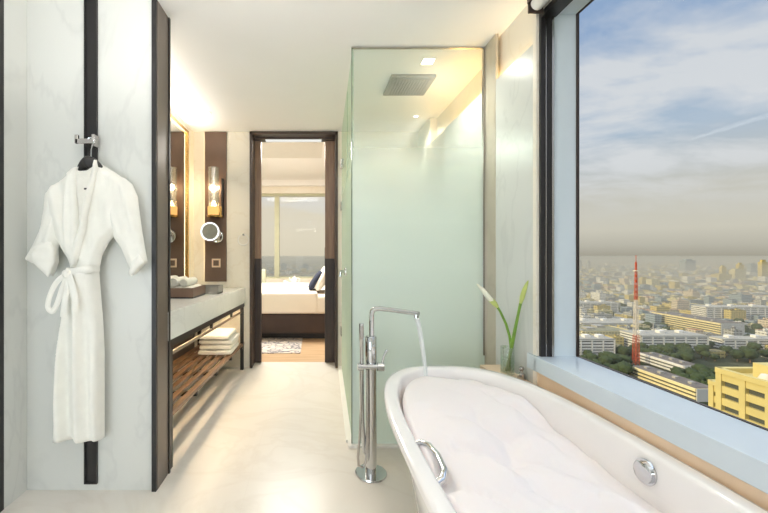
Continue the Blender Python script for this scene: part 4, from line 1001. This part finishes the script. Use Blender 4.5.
# far towers (own places, hazy)
def tower(label, px0, px1, ptop, Y, mat, k=2):
    x0, x1 = W(px0, 0, Y)[0], W(px1, 0, Y)[0]; z1 = W(0, ptop, Y)[2]; d = (x1 - x0) * .6
    t = thing('tower_block', label, 'building', ((x0 + x1) / 2, Y, GZ)); occ.append((x0, x1, Y, Y + d))
    obj('wall', MB().box(x0, x1, Y, Y + d, GZ, z1), mat, t)
    w = x1 - x0; obj('crown', MB().box(x0 + w * .2, x1 - w * .25, Y + d * .2, Y + d * .8, z1, z1 + (z1 - GZ) * .10), mat, t)
tower('wide dark tower block on the hazy skyline', 685.5, 696, 260.5, 2300, FM[4])
tower('slim tower at the left edge of the big window skyline', 579, 582, 261, 2600, FM[2])
tower('second slim tower beside the one at the left window edge', 588, 590.5, 261.5, 2500, FM[2])
tower('yellow lit tower on the skyline right of the wide dark tower', 722, 726.5, 267, 1500, FM[3])
tower('yellow tower with stepped top farther right on the skyline', 739, 744, 264.5, 1500, FM[3])
tower('bluish slab tower near the right end of the skyline', 751, 757, 264.5, 1900, FM[4])
tower('tan tower block at the right window edge of the skyline', 762, 768, 262, 1400, FM[3])
tower('low broad yellow block under the stepped yellow tower', 719, 732, 274.5, 1450, FM[3])
tower('pale block joined to the foot of the stepped tower', 735, 746, 270, 1480, FM[1])
tower('golden lit block left of the wide dark tower', 642, 649, 278, 1250, FM[3])
tower('left tower seen through the bedroom window', 281, 286.5, 264, 2400, FM[4])
tower('right tower seen through the bedroom window', 303, 308.5, 264.5, 2300, FM[4])

# belts of trees
def crown(mb, x, y, z, r, seed):
    bm = bmesh.new(); bmesh.ops.create_icosphere(bm, subdivisions=3, radius=1)
    for v in bm.verts:
        d = 1 + .35 * noise.noise(v.co * 2.2 + Vector((seed, 0, 0))) + .25 * noise.noise(v.co * 5 + Vector((0, seed, 0))); v.co *= d
    bm.verts.index_update()
    mb.add([(x + v.co.x * r, y + v.co.y * r, z + v.co.z * r * .8) for v in bm.verts], [[v.index for v in f.verts] for f in bm.faces]); bm.free()
protos = []
for s in range(4):
    a_ = MB(); crown(a_, 0, 0, 6.5, 4.6, s * 3.1); crown(a_, 2.2, 1.2, 5.2, 3.0, s * 5 + 1)
    b_ = MB().tube([(0, 0, 0), (.1, 0, 4)], [.5, .35], 8)
    protos.append((a_, b_))
pm = None; pr_roots = []
tree_pts = []
def belt(px0, px1, py0, py1, n):
    c = 0; tries = 0
    while c < n and tries < 4000:
        tries += 1
        px_ = rnd.uniform(px0, px1); py_ = rnd.uniform(py0, py1); Y = F * 111.2 / (py_ - CY); x = (px_ - CX) * Y / F
        if not rect_free(x - 3, x + 3, Y - 3, Y + 3, 0): continue
        if any((x - a) ** 2 + (Y - b) ** 2 < 30 for a, b in tree_pts): continue
        tree_pts.append((x, Y)); c += 1
belt(632, 688, 340, 366, 52); belt(577, 634, 355, 378, 34); belt(676, 716, 378, 396, 22); belt(600, 680, 300, 322, 25); belt(700, 768, 352, 364, 12); belt(640, 768, 322, 350, 24)
for i, (x, y) in enumerate(tree_pts):
    s = i % 4
    if i < 4:
        t = thing('tree', '', 'tree', (x, y, GZ), 'trees between the near city buildings')
        mb1, mb2 = protos[s]
        c_ = MB().add([(a + x, b + y, c + GZ) for a, b, c in mb1.v], mb1.f); k_ = MB().add([(a + x, b + y, c + GZ) for a, b, c in mb2.v], mb2.f)
        obj('crown', c_, M['leaf'], t, smooth=True, angle=180); obj('trunk', k_, M['door_wood'], t, smooth=True)
        pr_roots.append(t)
    else:
        src = pr_roots[s]; t = src.copy(); COL.objects.link(t); t.location = (x, y, GZ)
        for ch in src.children:
            c = ch.copy(); COL.objects.link(c); c.parent = t
    sc_ = rnd.uniform(.75, 1.25); t.rotation_euler.z = 0; t.scale = (sc_, sc_, sc_ * rnd.uniform(.9, 1.15))
    t['label'] = 'dark green tree in the belts of trees between the near city buildings'

# countable low-rise blocks, nearest first; the rest of the city is one mass
def gen(n, Y0, Y1, t0, t1, smin, smax, hmin, hmax):
    res = []; tries = 0
    while len(res) < n and tries < n * 40:
        tries += 1
        Y = Y0 * (Y1 / Y0) ** rnd.random(); X = rnd.uniform(t0, t1) * Y
        w, d = rnd.uniform(smin, smax), rnd.uniform(smin, smax); h = rnd.uniform(hmin, hmax) * (1.0 if rnd.random() < .88 else 1.9)
        if rect_free(X, X + w, Y, Y + d, 2.0):
            if any(X - 9 < a < X + w + 9 and Y - 9 < b < Y + d + 9 for a, b in tree_pts): continue
            occ.append((X, X + w, Y, Y + d)); res.append((X, X + w, Y, Y + d, h))
    return res
near = gen(290, 380, 900, .66, 1.30, 9, 30, 5, 13)
near.sort(key=lambda r: r[2])
bprotos = []
for k in range(6):
    mb = MB().box(-.5, .5, -.5, .5, 0, 1)
    mb.box(-.5, .5, -.5, -.47, 1, 1.06).box(-.5, .5, .47, .5, 1, 1.06).box(-.5, -.47, -.47, .47, 1, 1.06).box(.47, .5, -.47, .47, 1, 1.06)
    for q in range(3): 
        a, b = rnd.uniform(-.35, .2), rnd.uniform(-.35, .2); mb.box(a, a + rnd.uniform(.1, .22), b, b + rnd.uniform(.1, .22), 1, 1 + rnd.uniform(.12, .3))
    bprotos.append(mb)
bobj = []
for i, (x0, x1, y0, y1, h) in enumerate(near):
    k = i % 6
    if i < 6:
        o = obj('low_rise_building', bprotos[k], FM[k], loc=(0, 0, 0)); bobj.append(o)
    else:
        o = bobj[k].copy(); COL.objects.link(o)
    o.location = ((x0 + x1) / 2, (y0 + y1) / 2, GZ); o.scale = (x1 - x0, y1 - y0, h)
    tag(o, 'low boxy building in the crowded middle distance of the city', 'building', 'crowded low-rise buildings of the city')
far = gen(1500, 400, 1100, .64, 1.34, 8, 22, 4, 11) + gen(3600, 1000, 4200, .62, 1.36, 10, 34, 5, 16) + gen(500, 1100, 4200, -.26, .10, 14, 50, 6, 18)
mb = MB(); gmat = []
for (x0, x1, y0, y1, h) in far:
    mb.box(x0, x1, y0, y1, GZ, GZ + h, mi=rnd.randrange(6))
fc = obj('distant_city', mb, FM, fix=False); tag(fc, 'mass of tiny distant buildings fading into haze below the horizon', 'city', kind='stuff')
# tree masses among the far blocks
mb = MB()
for i in range(5200):
    Y = 500 * (6 ** rnd.random()); X = (rnd.uniform(.62, 1.4) if i % 6 else rnd.uniform(-.25, .1)) * Y
    r = rnd.uniform(4, 11) * (.6 + Y / 2500); vs = []; n1, n2 = 8, 4
    if not rect_free(X - r * 1.2, X + r * 1.2, Y - r * .8, Y + r * .8, 0): continue
    for j in range(n2):
        for k in range(n1):
            a = 2 * PI * k / n1; b = PI / 2 * j / n2; q = r * rnd.uniform(.8, 1.25)
            vs.append((X + math.cos(a) * math.cos(b) * q * 1.4, Y + math.sin(a) * math.cos(b) * q, GZ + math.sin(b) * q * .8))
    vs.append((X, Y, GZ + r * .85))
    fs = [(j * n1 + k, j * n1 + (k + 1) % n1, (j + 1) * n1 + (k + 1) % n1, (j + 1) * n1 + k) for j in range(n2 - 1) for k in range(n1)] + [((n2 - 1) * n1 + k, (n2 - 1) * n1 + (k + 1) % n1, n2 * n1) for k in range(n1)]
    mb.add(vs, fs)
ft = obj('distant_tree_belt', mb, M['leaf'], fix=False, smooth=True, angle=180); tag(ft, 'dark green masses of trees between the distant city blocks', 'trees', kind='stuff')

# haze lying over the city
def haze():
    m, nt, out = newmat('city_haze')
    v = N(nt, 'ShaderNodeVolumeScatter', i_Density=HAZE, i_Anisotropy=.0); v.inputs['Color'].default_value = (.62, .60, .53, 1)
    ab = N(nt, 'ShaderNodeVolumeAbsorption', i_Density=HAZE); ab.inputs['Color'].default_value = (.62, .60, .53, 1)
    ad = N(nt, 'ShaderNodeAddShader'); nt.links.new(v.outputs[0], ad.inputs[0]); nt.links.new(ab.outputs[0], ad.inputs[1])
    nt.links.new(ad.outputs[0], out.inputs['Volume']); return m
HAZE = .0007
hz = obj('haze', MB().prism([(-2000, 420), (-400, 420), (300, 300), (8500, 250), (8500, 6000), (-2000, 6000)], GZ - 5, -25), haze()); tag(hz, 'pale warm haze lying over the whole distant city', 'haze', kind='stuff')

# ================================================================= SUN, SKY, CAMERA
sun = lamp('SUN', 'sun', (-60, 0, 60), 3.2, (1, .81, .46), angle=math.radians(1.5))
sun.rotation_euler = Vector((1, .12, -.42)).to_track_quat('-Z', 'Y').to_euler()

wd = bpy.data.worlds.new('sky'); S.world = wd; wd.use_nodes = True; nt = wd.node_tree; nt.nodes.clear(); L = nt.links
tc = N(nt, 'ShaderNodeTexCoord'); sp = N(nt, 'ShaderNodeSeparateXYZ'); L.new(tc.outputs['Generated'], sp.inputs[0])
grad = ramp(nt, [(0.0, srgb(170, 165, 151)), (.018, srgb(188, 183, 170)), (.05, srgb(206, 201, 187)), (.13, srgb(202, 200, 192)), (.24, srgb(176, 192, 210)), (.42, srgb(148, 172, 206)), (1, srgb(120, 150, 196))])
L.new(sp.outputs[2], grad.inputs['Fac'])
za = N(nt, 'ShaderNodeMath', operation='ADD', i_1=.16); L.new(sp.outputs[2], za.inputs[0])
zm = N(nt, 'ShaderNodeMath', operation='MAXIMUM', i_1=.05); L.new(za.outputs[0], zm.inputs[0])
yb = N(nt, 'ShaderNodeMapRange', interpolation_type='SMOOTHSTEP'); yb.inputs['From Min'].default_value = .86; yb.inputs['From Max'].default_value = .99; yb.inputs['To Max'].default_value = .8
L.new(sp.outputs[1], yb.inputs['Value'])
g2 = N(nt, 'ShaderNodeMix', data_type='RGBA'); L.new(yb.outputs[0], g2.inputs['Factor']); L.new(grad.outputs['Color'], g2.inputs['A']); g2.inputs['B'].default_value = srgb(232, 220, 196)
dv = N(nt, 'ShaderNodeVectorMath', operation='SCALE'); iv = N(nt, 'ShaderNodeMath', operation='DIVIDE', i_0=1.0); L.new(zm.outputs[0], iv.inputs[1])
L.new(tc.outputs['Generated'], dv.inputs[0]); L.new(iv.outputs[0], dv.inputs['Scale'])
mp = N(nt, 'ShaderNodeMapping'); mp.inputs['Scale'].default_value = (1.0, 1.6, .0); mp.inputs['Rotation'].default_value = (0, 0, .6); mp.inputs['Location'].default_value = (2.7, 1.4, 0)
L.new(dv.outputs[0], mp.inputs['Vector'])
cn = N(nt, 'ShaderNodeTexNoise', i_Scale=1.15, i_Detail=9.0, i_Roughness=.60, i_Distortion=.35); L.new(mp.outputs[0], cn.inputs['Vector'])
cr_ = ramp(nt, [(.42, (0, 0, 0, 1)), (.58, (1, 1, 1, 1))]); L.new(cn.outputs['Fac'], cr_.inputs['Fac'])
hf = N(nt, 'ShaderNodeMapRange', interpolation_type='SMOOTHSTEP'); hf.inputs['From Min'].default_value = .05; hf.inputs['From Max'].default_value = .2; hf.inputs['To Max'].default_value = .85
L.new(sp.outputs[2], hf.inputs['Value'])
mu = N(nt, 'ShaderNodeMath', operation='MULTIPLY'); L.new(cr_.outputs['Color'], mu.inputs[0]); L.new(hf.outputs[0], mu.inputs[1])
mx = N(nt, 'ShaderNodeMix', data_type='RGBA'); L.new(mu.outputs[0], mx.inputs['Factor']); L.new(g2.outputs['Result'], mx.inputs['A']); mx.inputs['B'].default_value = srgb(222, 223, 226)
bg = N(nt, 'ShaderNodeBackground', i_Strength=1.0)
zs = N(nt, 'ShaderNodeMapRange'); zs.inputs['From Min'].default_value = .48; zs.inputs['From Max'].default_value = .75; zs.inputs['To Min'].default_value = .86; zs.inputs['To Max'].default_value = 2.2
L.new(sp.outputs[2], zs.inputs['Value']); L.new(zs.outputs[0], bg.inputs['Strength']); L.new(mx.outputs['Result'], bg.inputs['Color'])
wo = N(nt, 'ShaderNodeOutputWorld'); L.new(bg.outputs[0], wo.inputs['Surface'])

cam = bpy.data.cameras.new('camera'); co = bpy.data.objects.new('camera', cam); COL.objects.link(co)
co.location = (0, 0, HC); co.rotation_euler = (PI / 2, 0, 0)
cam.sensor_fit = 'HORIZONTAL'; cam.sensor_width = 36; cam.lens = F / 768 * 36
cam.shift_x = (384 - CX) / 768; cam.shift_y = -(256.5 - CY) / 768
cam.clip_start = .03; cam.clip_end = 20000
S.camera = co

S.view_settings.view_transform = 'Standard'; S.view_settings.look = 'None'; S.view_settings.gamma = 1; S.view_settings.use_curve_mapping = False
S.view_settings.exposure = 0.22
cy = S.cycles
cy.max_bounces = 10; cy.diffuse_bounces = 8; cy.glossy_bounces = 5; cy.transmission_bounces = 6; cy.transparent_max_bounces = 16; cy.volume_bounces = 1
cy.sample_clamp_indirect = 6; cy.caustics_reflective = False; cy.caustics_refractive = False
